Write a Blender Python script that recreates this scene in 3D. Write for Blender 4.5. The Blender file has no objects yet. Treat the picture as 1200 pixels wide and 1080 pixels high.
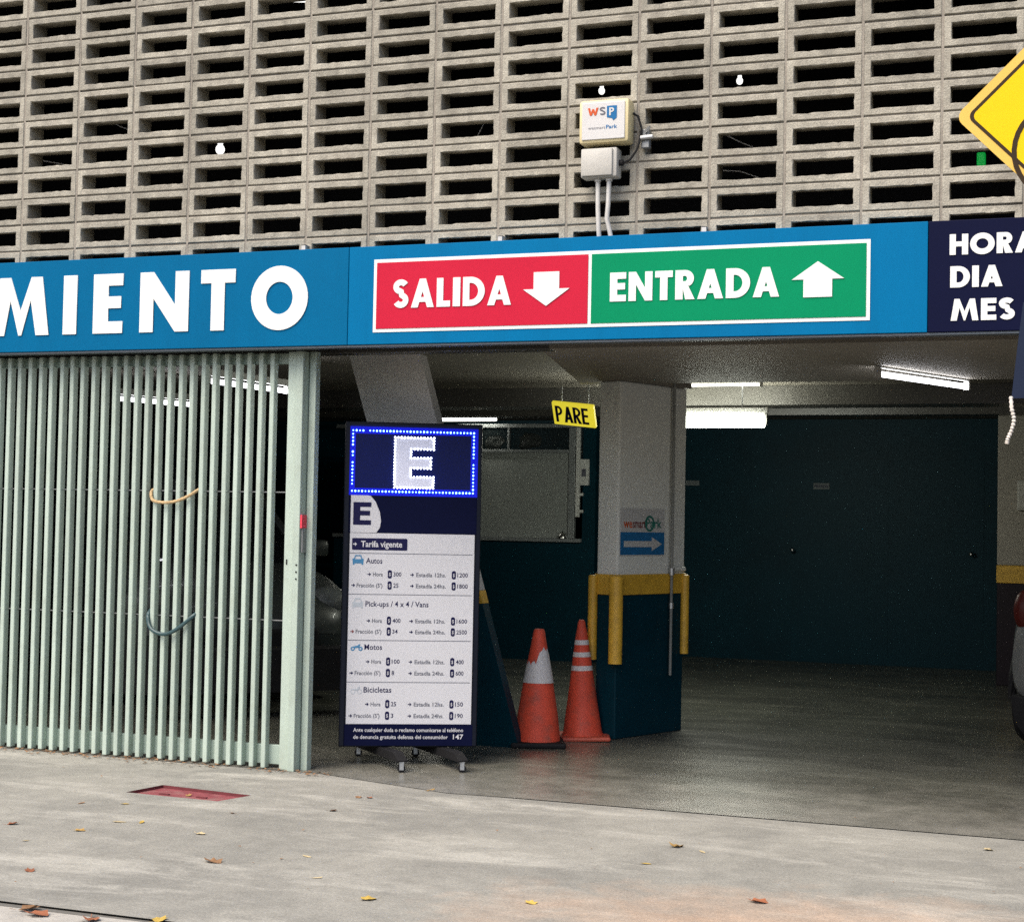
import bpy, bmesh, math, random
from mathutils import Vector, Matrix
random.seed(7)
R = math.radians
scene = bpy.context.scene
COL = scene.collection

# ------------------------------------------------------------------ camera, sky, sun, exposure
cd = bpy.data.cameras.new('camera')
cam = bpy.data.objects.new('camera', cd)
COL.objects.link(cam)
cd.sensor_width = 36.0
cd.lens = 1920.52 / 1200 * 36.0
cd.clip_start = 0.05
cd.clip_end = 500
cam.matrix_world = Matrix(((0.93595989, -0.00527364, 0.35206715, 6.36245),
                           (0.35156636, -0.04137336, -0.93524828, -8.283716),
                           (0.01949836, 0.99912984, -0.03686978, 1.440772),
                           (0, 0, 0, 1)))
scene.camera = cam

SUN_EL, SUN_AZ = R(53), R(203)         # azimuth measured clockwise from +Y
w = bpy.data.worlds.new('World')
scene.world = w
w.use_nodes = True
wn = w.node_tree.nodes
bg = wn['Background']
sky = wn.new('ShaderNodeTexSky')
sky.sky_type = 'NISHITA'
sky.sun_disc = False
sky.sun_elevation = SUN_EL
sky.sun_rotation = SUN_AZ
sky.air_density = 0.8
sky.dust_density = 4.0
sky.ozone_density = 0.6
w.node_tree.links.new(sky.outputs[0], bg.inputs[0])
bg.inputs[1].default_value = 0.15
sd = bpy.data.lights.new('sun', 'SUN')
sd.energy = 1.5
sd.angle = R(50)
sd.color = (1.0, 0.93, 0.82)
sun = bpy.data.objects.new('sun', sd)
COL.objects.link(sun)
sdir = Vector((math.sin(SUN_AZ) * math.cos(SUN_EL), math.cos(SUN_AZ) * math.cos(SUN_EL), math.sin(SUN_EL)))
sun.rotation_euler = sdir.to_track_quat('Z', 'Y').to_euler()
sun.location = (2, -8, 12)

vs = scene.view_settings
vs.view_transform = 'Standard'
vs.look = 'None'
vs.exposure = 0.95
vs.gamma = 1.0
vs.use_curve_mapping = False
scene.cycles.max_bounces = 7
scene.cycles.diffuse_bounces = 4
scene.cycles.sample_clamp_indirect = 1.0
scene.cycles.use_denoising = False
scene.cycles.sample_clamp_direct = 3.0
scene.cycles.caustics_reflective = False
scene.cycles.caustics_refractive = False
scene.cycles.blur_glossy = 1.5
scene.cycles.use_light_tree = True
scene.cycles.use_adaptive_sampling = False
scene.cycles.use_guiding = True
scene.cycles.use_surface_guiding = True
scene.cycles.use_volume_guiding = False

# ------------------------------------------------------------------ materials
def nmat(name):
    m = bpy.data.materials.new(name)
    m.use_nodes = True
    nt = m.node_tree
    return m, nt, nt.nodes, nt.links, nt.nodes['Principled BSDF']

def mat(name, col, rough=0.6, metal=0.0, var=0.12, scale=6.0, bump=0.0, bscale=60.0, objvar=0.0,
        spec=0.5, streak=0.0, emit=None, estr=0.0, dirt=0.0, dscale=2.5, dcol=None, rvar=0.0, speck=0.0, coat=0.0):
    """Procedural surface: base colour with two noises, optional grime patches, fine bump, per-object shift."""
    m, nt, N, L, P = nmat(name)
    P.inputs['Roughness'].default_value = rough
    P.inputs['Metallic'].default_value = metal
    P.inputs['Specular IOR Level'].default_value = spec
    P.inputs['Coat Weight'].default_value = coat
    tc = N.new('ShaderNodeTexCoord')
    n1 = N.new('ShaderNodeTexNoise'); n1.inputs['Scale'].default_value = scale
    n1.inputs['Detail'].default_value = 6; n1.inputs['Roughness'].default_value = 0.65
    oi = N.new('ShaderNodeObjectInfo')
    vo = N.new('ShaderNodeVectorMath'); vo.operation = 'ADD'
    sc_ = N.new('ShaderNodeVectorMath'); sc_.operation = 'SCALE'
    cmb = N.new('ShaderNodeCombineXYZ')
    L.new(oi.outputs['Random'], cmb.inputs[0]); L.new(oi.outputs['Random'], cmb.inputs[1])
    L.new(cmb.outputs[0], sc_.inputs[0]); sc_.inputs['Scale'].default_value = 37.0 if objvar else 0.0
    L.new(tc.outputs['Object'], vo.inputs[0]); L.new(sc_.outputs[0], vo.inputs[1])
    L.new(vo.outputs[0], n1.inputs['Vector'])
    mr = N.new('ShaderNodeMapRange')
    mr.inputs['From Min'].default_value = 0.25; mr.inputs['From Max'].default_value = 0.75
    mr.inputs['To Min'].default_value = 1 - var; mr.inputs['To Max'].default_value = 1 + var
    L.new(n1.outputs['Fac'], mr.inputs['Value'])
    fac = mr.outputs[0]
    if objvar:
        m2 = N.new('ShaderNodeMapRange')
        m2.inputs['To Min'].default_value = 1 - objvar; m2.inputs['To Max'].default_value = 1 + objvar
        L.new(oi.outputs['Random'], m2.inputs['Value'])
        mu = N.new('ShaderNodeMath'); mu.operation = 'MULTIPLY'
        L.new(fac, mu.inputs[0]); L.new(m2.outputs[0], mu.inputs[1]); fac = mu.outputs[0]
    if speck:
        n3 = N.new('ShaderNodeTexNoise'); n3.inputs['Scale'].default_value = 190
        n3.inputs['Detail'].default_value = 3
        L.new(vo.outputs[0], n3.inputs['Vector'])
        m3 = N.new('ShaderNodeMapRange')
        m3.inputs['From Min'].default_value = 0.3; m3.inputs['From Max'].default_value = 0.7
        m3.inputs['To Min'].default_value = 1 - speck; m3.inputs['To Max'].default_value = 1 + speck
        L.new(n3.outputs['Fac'], m3.inputs['Value'])
        mu = N.new('ShaderNodeMath'); mu.operation = 'MULTIPLY'
        L.new(fac, mu.inputs[0]); L.new(m3.outputs[0], mu.inputs[1]); fac = mu.outputs[0]
    mx = N.new('ShaderNodeVectorMath'); mx.operation = 'SCALE'
    mx.inputs[0].default_value = col[:3]
    L.new(fac, mx.inputs['Scale'])
    out = mx.outputs[0]
    if dirt:
        nd = N.new('ShaderNodeTexNoise'); nd.inputs['Scale'].default_value = dscale
        nd.inputs['Detail'].default_value = 8; nd.inputs['Roughness'].default_value = 0.7
        L.new(vo.outputs[0], nd.inputs['Vector'])
        md = N.new('ShaderNodeMapRange'); md.inputs['From Min'].default_value = 0.5
        md.inputs['From Max'].default_value = 0.72; md.inputs['To Max'].default_value = dirt
        L.new(nd.outputs['Fac'], md.inputs['Value'])
        mm = N.new('ShaderNodeMix'); mm.data_type = 'RGBA'
        L.new(md.outputs[0], mm.inputs['Factor']); L.new(out, mm.inputs['A'])
        d = dcol or tuple(c * 0.35 for c in col[:3])
        mm.inputs['B'].default_value = (*d, 1)
        out = mm.outputs['Result']
    if streak:      # rain runs and soot: long vertical stains fixed to the wall
        ge = N.new('ShaderNodeNewGeometry')
        for vec, lo, hi, amt in (((7.0, 7.0, .45), .48, .72, streak), ((.8, .8, .5), .40, .70, streak * .7)):
            mp = N.new('ShaderNodeMapping'); mp.inputs['Scale'].default_value = vec
            L.new(ge.outputs['Position'], mp.inputs[0])
            ns = N.new('ShaderNodeTexNoise'); ns.inputs['Scale'].default_value = 1.0; ns.inputs['Detail'].default_value = 7
            ns.inputs['Roughness'].default_value = .65
            L.new(mp.outputs[0], ns.inputs['Vector'])
            ms = N.new('ShaderNodeMapRange')
            for k_, v_ in zip(('From Min', 'From Max', 'To Min', 'To Max'), (lo, hi, 1.0, 1.0 - amt)): ms.inputs[k_].default_value = v_
            L.new(ns.outputs['Fac'], ms.inputs['Value'])
            vv = N.new('ShaderNodeVectorMath'); vv.operation = 'SCALE'
            L.new(out, vv.inputs[0]); L.new(ms.outputs[0], vv.inputs['Scale']); out = vv.outputs[0]
    L.new(out, P.inputs['Base Color'])
    if rvar:
        mr2 = N.new('ShaderNodeMapRange')
        mr2.inputs['From Min'].default_value = 0.3; mr2.inputs['From Max'].default_value = 0.7
        mr2.inputs['To Min'].default_value = max(0.03, rough - rvar); mr2.inputs['To Max'].default_value = rough + rvar
        L.new(n1.outputs['Fac'], mr2.inputs['Value']); L.new(mr2.outputs[0], P.inputs['Roughness'])
    if bump:
        nb = N.new('ShaderNodeTexNoise'); nb.inputs['Scale'].default_value = bscale
        nb.inputs['Detail'].default_value = 5
        L.new(vo.outputs[0], nb.inputs['Vector'])
        b = N.new('ShaderNodeBump'); b.inputs['Strength'].default_value = bump
        b.inputs['Distance'].default_value = 0.004
        L.new(nb.outputs['Fac'], b.inputs['Height']); L.new(b.outputs[0], P.inputs['Normal'])
    if emit:
        P.inputs['Emission Color'].default_value = (*emit, 1)
        P.inputs['Emission Strength'].default_value = estr
    return m

def glassmat(name, col, rough=0.05, alpha=0.35):
    m, nt, N, L, P = nmat(name)
    P.inputs['Base Color'].default_value = (*col, 1)
    P.inputs['Roughness'].default_value = rough
    P.inputs['Alpha'].default_value = alpha
    n = N.new('ShaderNodeTexNoise'); n.inputs['Scale'].default_value = 3
    r = N.new('ShaderNodeMapRange'); r.inputs['To Min'].default_value = rough * .6; r.inputs['To Max'].default_value = rough * 1.6
    L.new(n.outputs['Fac'], r.inputs['Value']); L.new(r.outputs[0], P.inputs['Roughness'])
    return m

def ground_mat(name, base, light, dark, rough, rvar, spec=0.5, warm_glare=None, dusty_daylight=None, relief=.35):
    """Worn concrete: broad patches of pale cement and grey film, streaks of wheel wear, pits and grit."""
    m, nt, N, L, P = nmat(name)
    geo = N.new('ShaderNodeNewGeometry')
    def noise(scale, detail=6, rgh=0.6, stretch=None, dist=0.0):
        n = N.new('ShaderNodeTexNoise'); n.inputs['Scale'].default_value = scale
        n.inputs['Detail'].default_value = detail; n.inputs['Roughness'].default_value = rgh
        n.inputs['Distortion'].default_value = dist
        src = geo.outputs['Position']
        if stretch:
            mp = N.new('ShaderNodeMapping'); mp.inputs['Scale'].default_value = stretch[:3]
            mp.inputs['Rotation'].default_value = (0, 0, stretch[3])
            L.new(src, mp.inputs[0]); src = mp.outputs[0]
        L.new(src, n.inputs['Vector'])
        return n.outputs['Fac']
    def rng(s, a, b, c, d):
        r = N.new('ShaderNodeMapRange')
        for k, v in zip(('From Min', 'From Max', 'To Min', 'To Max'), (a, b, c, d)): r.inputs[k].default_value = v
        L.new(s, r.inputs['Value']); return r.outputs[0]
    def mix(f, a, b):
        x = N.new('ShaderNodeMix'); x.data_type = 'RGBA'
        L.new(f, x.inputs['Factor'])
        for k, v in (('A', a), ('B', b)):
            if isinstance(v, tuple): x.inputs[k].default_value = (*v, 1)
            else: L.new(v, x.inputs[k])
        return x.outputs['Result']
    big = noise(0.9, 8, 0.62, dist=0.6)
    med = noise(1.7, 9, 0.7, (0.45, 1.6, 1, 0.25), 0.4)
    fil = noise(3.4, 9, 0.72, (1.0, 1.0, 1, 0.9), 0.3)
    grit = noise(85, 4, 0.6)
    c = mix(rng(big, 0.42, 0.62, 0, 1), base, dark)
    c = mix(rng(med, 0.52, 0.68, 0, 0.85), c, light)
    c = mix(rng(fil, 0.55, 0.75, 0, 0.6), c, dark)
    if dusty_daylight:      # painted daylight fall-off: pale dusty tone at the threshold, fading indoors
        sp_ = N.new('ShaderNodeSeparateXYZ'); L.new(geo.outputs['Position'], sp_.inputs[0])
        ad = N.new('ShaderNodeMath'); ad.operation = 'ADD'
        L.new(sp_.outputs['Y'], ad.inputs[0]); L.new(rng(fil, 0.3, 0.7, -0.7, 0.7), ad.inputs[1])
        c = mix(rng(ad.outputs[0], 1.1, -0.55, 0, 1), c, dusty_daylight)
    if warm_glare:  # warm glare tint painted onto the ground as a soft patch
        (sx, sy, sr), sc = warm_glare
        vm = N.new('ShaderNodeVectorMath'); vm.operation = 'DISTANCE'
        mp = N.new('ShaderNodeMapping'); mp.inputs['Scale'].default_value = (0.55, 1, 1)
        L.new(geo.outputs['Position'], mp.inputs[0]); L.new(mp.outputs[0], vm.inputs[0])
        vm.inputs[1].default_value = (sx * 0.55, sy, 0)
        ad = N.new('ShaderNodeMath'); ad.operation = 'ADD'
        L.new(vm.outputs['Value'], ad.inputs[0]); L.new(rng(fil, 0.3, 0.7, -0.25, 0.25), ad.inputs[1])
        c = mix(rng(ad.outputs[0], sr, sr * 0.3, 0, 0.6), c, sc)
    vo_ = N.new('ShaderNodeTexVoronoi'); vo_.inputs['Scale'].default_value = 2.6; vo_.inputs['Randomness'].default_value = 1
    L.new(geo.outputs['Position'], vo_.inputs['Vector'])
    ad2 = N.new('ShaderNodeMath'); ad2.operation = 'ADD'; L.new(vo_.outputs['Distance'], ad2.inputs[0]); L.new(rng(grit, 0, 1, -.012, .012), ad2.inputs[1])
    c = mix(rng(ad2.outputs[0], 0.055, 0.035, 0, 0.45), c, dark)
    g = N.new('ShaderNodeVectorMath'); g.operation = 'SCALE'
    L.new(c, g.inputs[0]); blt = noise(7.5, 10, 0.78)
    mg = N.new('ShaderNodeMath'); mg.operation = 'MULTIPLY'
    L.new(rng(grit, 0.3, 0.7, 0.80, 1.20), mg.inputs[0]); L.new(rng(blt, 0.35, 0.65, 0.86, 1.14), mg.inputs[1])
    L.new(mg.outputs[0], g.inputs['Scale'])
    L.new(g.outputs[0], P.inputs['Base Color'])
    P.inputs['Specular IOR Level'].default_value = spec
    L.new(rng(med, 0.35, 0.65, rough - rvar, rough + rvar), P.inputs['Roughness'])
    b = N.new('ShaderNodeBump'); b.inputs['Strength'].default_value = relief; b.inputs['Distance'].default_value = 0.004
    hh = N.new('ShaderNodeMath'); hh.operation = 'ADD'
    L.new(grit, hh.inputs[0]); L.new(noise(14, 6, 0.6), hh.inputs[1])
    L.new(hh.outputs[0], b.inputs['Height']); L.new(b.outputs[0], P.inputs['Normal'])
    return m

M = {}
M['block'] = mat('block_concrete', (0.345, 0.325, 0.268), 0.95, streak=.26, var=0.26, scale=14, bump=1.0, bscale=110, objvar=0.13, speck=0.26, dirt=0.5, dscale=5, dcol=(.19, .165, .135), spec=.15)
M['mortar'] = mat('mortar', (0.275, 0.25, 0.21), 0.95, streak=.2, var=0.25, scale=9, bump=0.8, bscale=90, speck=.15, spec=.2)
M['sidewalk'] = ground_mat('sidewalk_concrete', (0.262, 0.255, 0.223), (0.38, 0.37, 0.325), (0.20, 0.196, 0.174), 0.8, 0.1, 0.3, warm_glare=((5.6, -2.6, 1.0), (0.44, 0.29, 0.19)))
M['garage_floor'] = ground_mat('garage_floor_concrete', (0.098, 0.099, 0.080), (0.14, 0.14, 0.115), (0.066, 0.066, 0.055), 0.33, 0.06, 0.9, dusty_daylight=(0.20, 0.193, 0.166), relief=.05)
M['asphalt'] = ground_mat('asphalt', (0.055, 0.055, 0.055), (0.08, 0.08, 0.08), (0.04, 0.04, 0.04), 0.9, 0.05, 0.3)
M['kerb'] = mat('kerb_concrete', (0.33, 0.315, 0.28), 0.9, var=0.18, scale=8, bump=.6, bscale=70, speck=.1, dirt=.4, dscale=6, objvar=.06)
M['gap'] = mat('joint_dirt', (0.12, 0.115, 0.10), 1.0, var=.3, scale=20)
M['ceiling'] = mat('ceiling_paint', (0.19, 0.174, 0.145), 0.7, spec=.25, var=0.12, scale=1.2, bump=.3, bscale=12, dirt=.35, dscale=1.3)
M['beam'] = mat('beam_paint', (0.055, 0.052, 0.045), 0.35, var=0.15, scale=1.5, bump=.3, bscale=15, dirt=.3)
M['concrete_wall'] = mat('wall_concrete', (0.33, 0.31, 0.27), 0.9, var=0.15, scale=2, bump=.5, bscale=40, dirt=.4)
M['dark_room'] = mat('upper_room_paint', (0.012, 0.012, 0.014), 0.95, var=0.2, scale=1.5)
M['teal'] = mat('dark_teal_paint', (0.0005, 0.026, 0.040), 0.5, spec=.13, var=0.2, scale=2.2, bump=.15, bscale=30, dirt=.3, dscale=2)
M['door'] = mat('door_teal_paint', (0.0005, 0.026, 0.040), 0.5, spec=.13, var=0.15, scale=1.6, bump=.1, bscale=25)
M['maroon'] = mat('dark_maroon_paint', (0.012, 0.007, 0.012), 0.5, spec=.2, var=0.2, scale=2)
M['pillar'] = mat('pillar_paint', (0.66, 0.665, 0.61), 0.75, var=0.06, scale=3, bump=.4, bscale=45, dirt=.22, dscale=3, dcol=(.36, .34, .3))
M['strut'] = mat('strut_paint', (0.44, 0.43, 0.42), 0.8, var=0.08, scale=4, bump=.4, bscale=60, speck=.06, dirt=.2)
M['beige'] = mat('beige_paint', (0.31, 0.285, 0.245), 0.75, var=0.07, scale=3, bump=.2)
M['yellow_paint'] = mat('yellow_guard_paint', (0.62, 0.36, 0.035), 0.5, var=0.15, scale=7, bump=.3, bscale=40, dirt=.45, dscale=6, dcol=(.22, .14, .03))
M['gate'] = mat('gate_green_paint', (0.385, 0.465, 0.40), 0.5, streak=.16, var=0.05, scale=3, dirt=.38, dscale=5, dcol=(.24, .27, .21), objvar=.07, bump=.12, bscale=50)
M['gate_rail'] = mat('gate_rail_paint', (0.30, 0.375, 0.325), 0.5, var=0.08, scale=3, dirt=.3, dcol=(.26, .30, .25))
M['blue'] = mat('sign_blue', (0.0, 0.125, 0.285), 0.5, spec=.05, streak=.10, var=0.05, scale=1.3, dirt=.3, dscale=2, dcol=(0, .10, .24))
M['blue_old'] = mat('sign_blue_older', (0.0, 0.105, 0.235), 0.5, spec=.05, streak=.10, var=0.06, scale=1.3, dirt=.3, dscale=2, dcol=(.002, .09, .20))
M['navy'] = mat('sign_navy', (0.003, 0.0045, 0.024), 0.5, spec=.06, var=0.1, scale=2)
M['red'] = mat('sign_red', (0.45, 0.014, 0.038), 0.5, spec=.06, var=0.05, scale=2)
M['green'] = mat('sign_green', (0.0, 0.20, 0.085), 0.5, spec=.06, var=0.05, scale=2)
M['white'] = mat('sign_white', (0.66, 0.68, 0.655), 0.5, var=0.03, scale=4)
M['box_side'] = mat('sign_return_metal', (0.10, 0.12, 0.14), 0.5, metal=.4, var=.1)
M['cream'] = mat('cream_plastic', (0.62, 0.53, 0.30), 0.45, var=0.06, scale=8, dirt=.2, dscale=9, dcol=(.55, .43, .2))
M['pale'] = mat('pale_grey_plastic', (0.42, 0.41, 0.37), 0.5, var=0.06, scale=9, dirt=.25, dscale=10)
M['label'] = mat('white_label', (0.50, 0.495, 0.48), 0.4, var=0.03)
M['conduit'] = mat('white_conduit', (0.50, 0.49, 0.46), 0.45, var=0.07, scale=8, dirt=.2)
M['orange_ink'] = mat('orange_ink', (0.50, 0.09, 0.03), 0.5, spec=.08, var=.05)
M['grey_ink'] = mat('grey_ink', (0.12, 0.125, 0.15), 0.5, spec=.08, var=.05)
M['blue_ink'] = mat('blue_ink', (0.02, 0.13, 0.30), 0.5, spec=.08, var=.05)
M['teal_ink'] = mat('green_ink', (0.03, 0.15, 0.12), 0.5, spec=.08, var=.05)
M['purple_ink'] = mat('dark_red_ink', (0.16, 0.03, 0.03), 0.5, spec=.08, var=.05)
M['navy_ink'] = mat('navy_ink', (0.012, 0.012, 0.05), 0.5, spec=.08, var=.05)
M['icon'] = mat('icon_blue', (0.06, 0.19, 0.34), 0.5, spec=.08, var=.05)
M['icon_pale'] = mat('icon_pale', (0.38, 0.42, 0.46), 0.5, spec=.08, var=.05)
M['black'] = mat('black_rubber', (0.009, 0.009, 0.010), 0.7, spec=.2, var=.2, scale=8, bump=.2)
M['cabinet'] = mat('board_cabinet', (0.003, 0.005, 0.012), 0.45, spec=.2, var=.15, scale=3, bump=.1)
M['sheet'] = mat('tariff_sheet', (0.52, 0.525, 0.55), 0.4, spec=.2, var=.02, scale=3, emit=(0.8, 0.85, 1.0), estr=0.0)
M['led_panel'] = mat('led_panel_blue', (0.001, 0.005, 0.07), 0.4, spec=.2, var=.08, scale=5)
M['led_glow_band'] = mat('led_glow_blue', (0.006, 0.012, 0.30), 0.4, spec=.2, var=.1, scale=15, emit=(0.0, 0.004, 1.0), estr=0.22)
M['led_blue'] = mat('led_blue_lit', (0.3, 0.5, 1), 0.3, var=0, emit=(0.13, 0.36, 1.0), estr=5)
M['led_white'] = mat('led_white_lit', (0.9, 0.9, 1), 0.3, var=0, emit=(0.75, 0.82, 1.0), estr=3.5)
M['led_letter'] = mat('led_letter_face', (0.56, 0.57, 0.64), 0.4, var=.04, spec=.2, emit=(0.62, 0.66, 0.95), estr=0.13)
M['orange'] = mat('cone_orange', (0.62, 0.075, 0.038), 0.55, spec=.3, var=0.16, scale=9, bump=.2, bscale=40, dirt=.75, dscale=11, dcol=(.27, .085, .06), objvar=.06)
M['orange_dark'] = mat('cone_base_orange', (0.50, 0.09, 0.05), 0.6, var=0.2, scale=9, dirt=.5, dscale=9, dcol=(.12, .04, .03))
M['tape'] = mat('reflective_tape', (0.60, 0.58, 0.57), 0.5, var=.15, scale=16, dirt=.6, dscale=16, dcol=(.45, .38, .36))
M['tube'] = mat('tube_lit', (0.9, 0.9, 0.9), 0.4, var=0, emit=(1.0, 0.97, 0.86), estr=12)
M['tube_cool'] = mat('tube_cool_lit', (0.9, 0.9, 0.9), 0.4, var=0, emit=(0.95, 0.95, 1.0), estr=8)
M['tube_green'] = mat('tube_green_lit', (0.9, 0.9, 0.9), 0.4, var=0, emit=(0.97, 1.0, 0.87), estr=42)
M['bulb'] = mat('bulb_lit', (0.8, 0.8, 0.8), 0.4, var=0, emit=(1.0, 0.98, 0.93), estr=.75)
M['green_lamp'] = mat('green_lamp_lit', (0.05, 0.6, 0.12), 0.4, var=0, emit=(0.0, 0.55, 0.07), estr=0.2)
M['fixture'] = mat('fixture_enamel', (0.35, 0.35, 0.33), 0.5, var=.06)
M['pare_lit'] = mat('lit_yellow_panel', (0.75, 0.66, 0.06), 0.4, var=.05, scale=5, emit=(0.95, 0.80, 0.05), estr=0.34)
M['metal'] = mat('galvanised_metal', (0.42, 0.43, 0.43), 0.4, metal=.8, var=.15, scale=9)
M['rod'] = mat('dull_steel_rod', (0.25, 0.26, 0.26), 0.5, metal=.6, var=.2, scale=15)
M['pipe_grey'] = mat('grey_pipe_paint', (0.20, 0.205, 0.19), 0.6, spec=.3, var=.15, scale=6)
M['plate_grey'] = mat('dull_grey_plate', (0.15, 0.17, 0.175), 0.6, spec=.2, var=.1)
M['chrome'] = mat('caster_chrome', (0.65, 0.65, 0.63), 0.25, metal=1, var=.1)
M['booth_frame'] = mat('booth_frame', (0.25, 0.27, 0.27), 0.45, metal=.3, var=.1)
M['blind'] = mat('booth_blind', (0.20, 0.215, 0.20), 0.8, var=.1, scale=5)
M['booth_white'] = mat('booth_white', (0.62, 0.63, 0.60), 0.5, var=.06)
M['glass'] = glassmat('booth_glass', (0.02, 0.025, 0.025), 0.05, 0.30)
M['frosted'] = mat('booth_frosted_glass', (0.27, 0.29, 0.275), 0.4, var=.1, scale=2)
M['car_glass'] = glassmat('car_glass', (0.01, 0.012, 0.014), 0.04, 0.85)
M['car_green'] = mat('car_paint_dark', (0.03, 0.036, 0.034), 0.4, spec=.3, var=.04, coat=.1)
M['car_silver'] = mat('car_paint_grey', (0.13, 0.135, 0.13), 0.35, metal=.2, var=.04, coat=.6)
M['headlight'] = mat('headlight_lens', (0.12, 0.13, 0.125), 0.3, spec=.3, var=.05)
M['taillight'] = mat('taillight_lens', (0.055, 0.008, 0.006), 0.4, spec=.15, var=.1, scale=12)
M['rope'] = mat('tan_rope', (0.42, 0.30, 0.155), 0.9, var=.4, scale=55, bump=.8, bscale=120)
M['rope_grey'] = mat('pale_rope', (0.62, 0.57, 0.50), 0.9, var=.25, scale=40, bump=.8, bscale=90)
M['hose'] = mat('dark_green_hose', (0.02, 0.055, 0.06), 0.45, var=.2, scale=25)
M['road_yellow'] = mat('warning_yellow', (0.74, 0.50, 0.002), 0.45, spec=.15, var=.03, scale=3, dirt=.08)
M['road_yellow_edge'] = mat('warning_yellow_border', (0.70, 0.45, 0.09), 0.45, spec=.2, var=.05, scale=6, dirt=.2, dcol=(.5, .36, .1))
M['road_black'] = mat('warning_black', (0.03, 0.016, 0.004), 0.45, spec=.2, var=.1)
M['slate'] = mat('slate_blue_plate', (0.013, 0.02, 0.043), 0.55, spec=.1, var=.08, scale=5)
M['pole'] = mat('grey_pole', (0.28, 0.29, 0.29), 0.5, metal=.5, var=.1)
M['cover_red'] = mat('red_cover_paint', (0.21, 0.055, 0.062), 0.85, spec=.2, var=.35, scale=16, bump=.6, bscale=50, dirt=.85, dscale=9, dcol=(.22, .155, .135))
M['cover_edge'] = mat('red_pit_side', (0.11, 0.018, 0.022), 0.85, var=.3, scale=14)
M['red_tape'] = mat('red_sticker', (0.65, 0.03, 0.06), 0.5, var=.1)
LEAFC = {'yellow': (0.45, 0.31, 0.06), 'ochre': (0.34, 0.21, 0.06), 'brown': (0.20, 0.105, 0.045), 'rust': (0.25, 0.085, 0.035),
         'pale': (0.42, 0.34, 0.19), 'dark': (0.085, 0.05, 0.03)}
for k, c in LEAFC.items():
    M['leaf_' + k] = mat('leaf_' + k, c, 0.75, var=.25, scale=40, objvar=.15, bump=.5, bscale=90)

for k in ('led_glow_band', 'led_blue', 'led_white', 'led_letter', 'bulb', 'green_lamp', 'sheet'): M[k].cycles.emission_sampling = 'NONE'
for k in ('tube', 'tube_cool', 'tube_green', 'pare_lit'): M[k].cycles.emission_sampling = 'FRONT'
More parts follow.
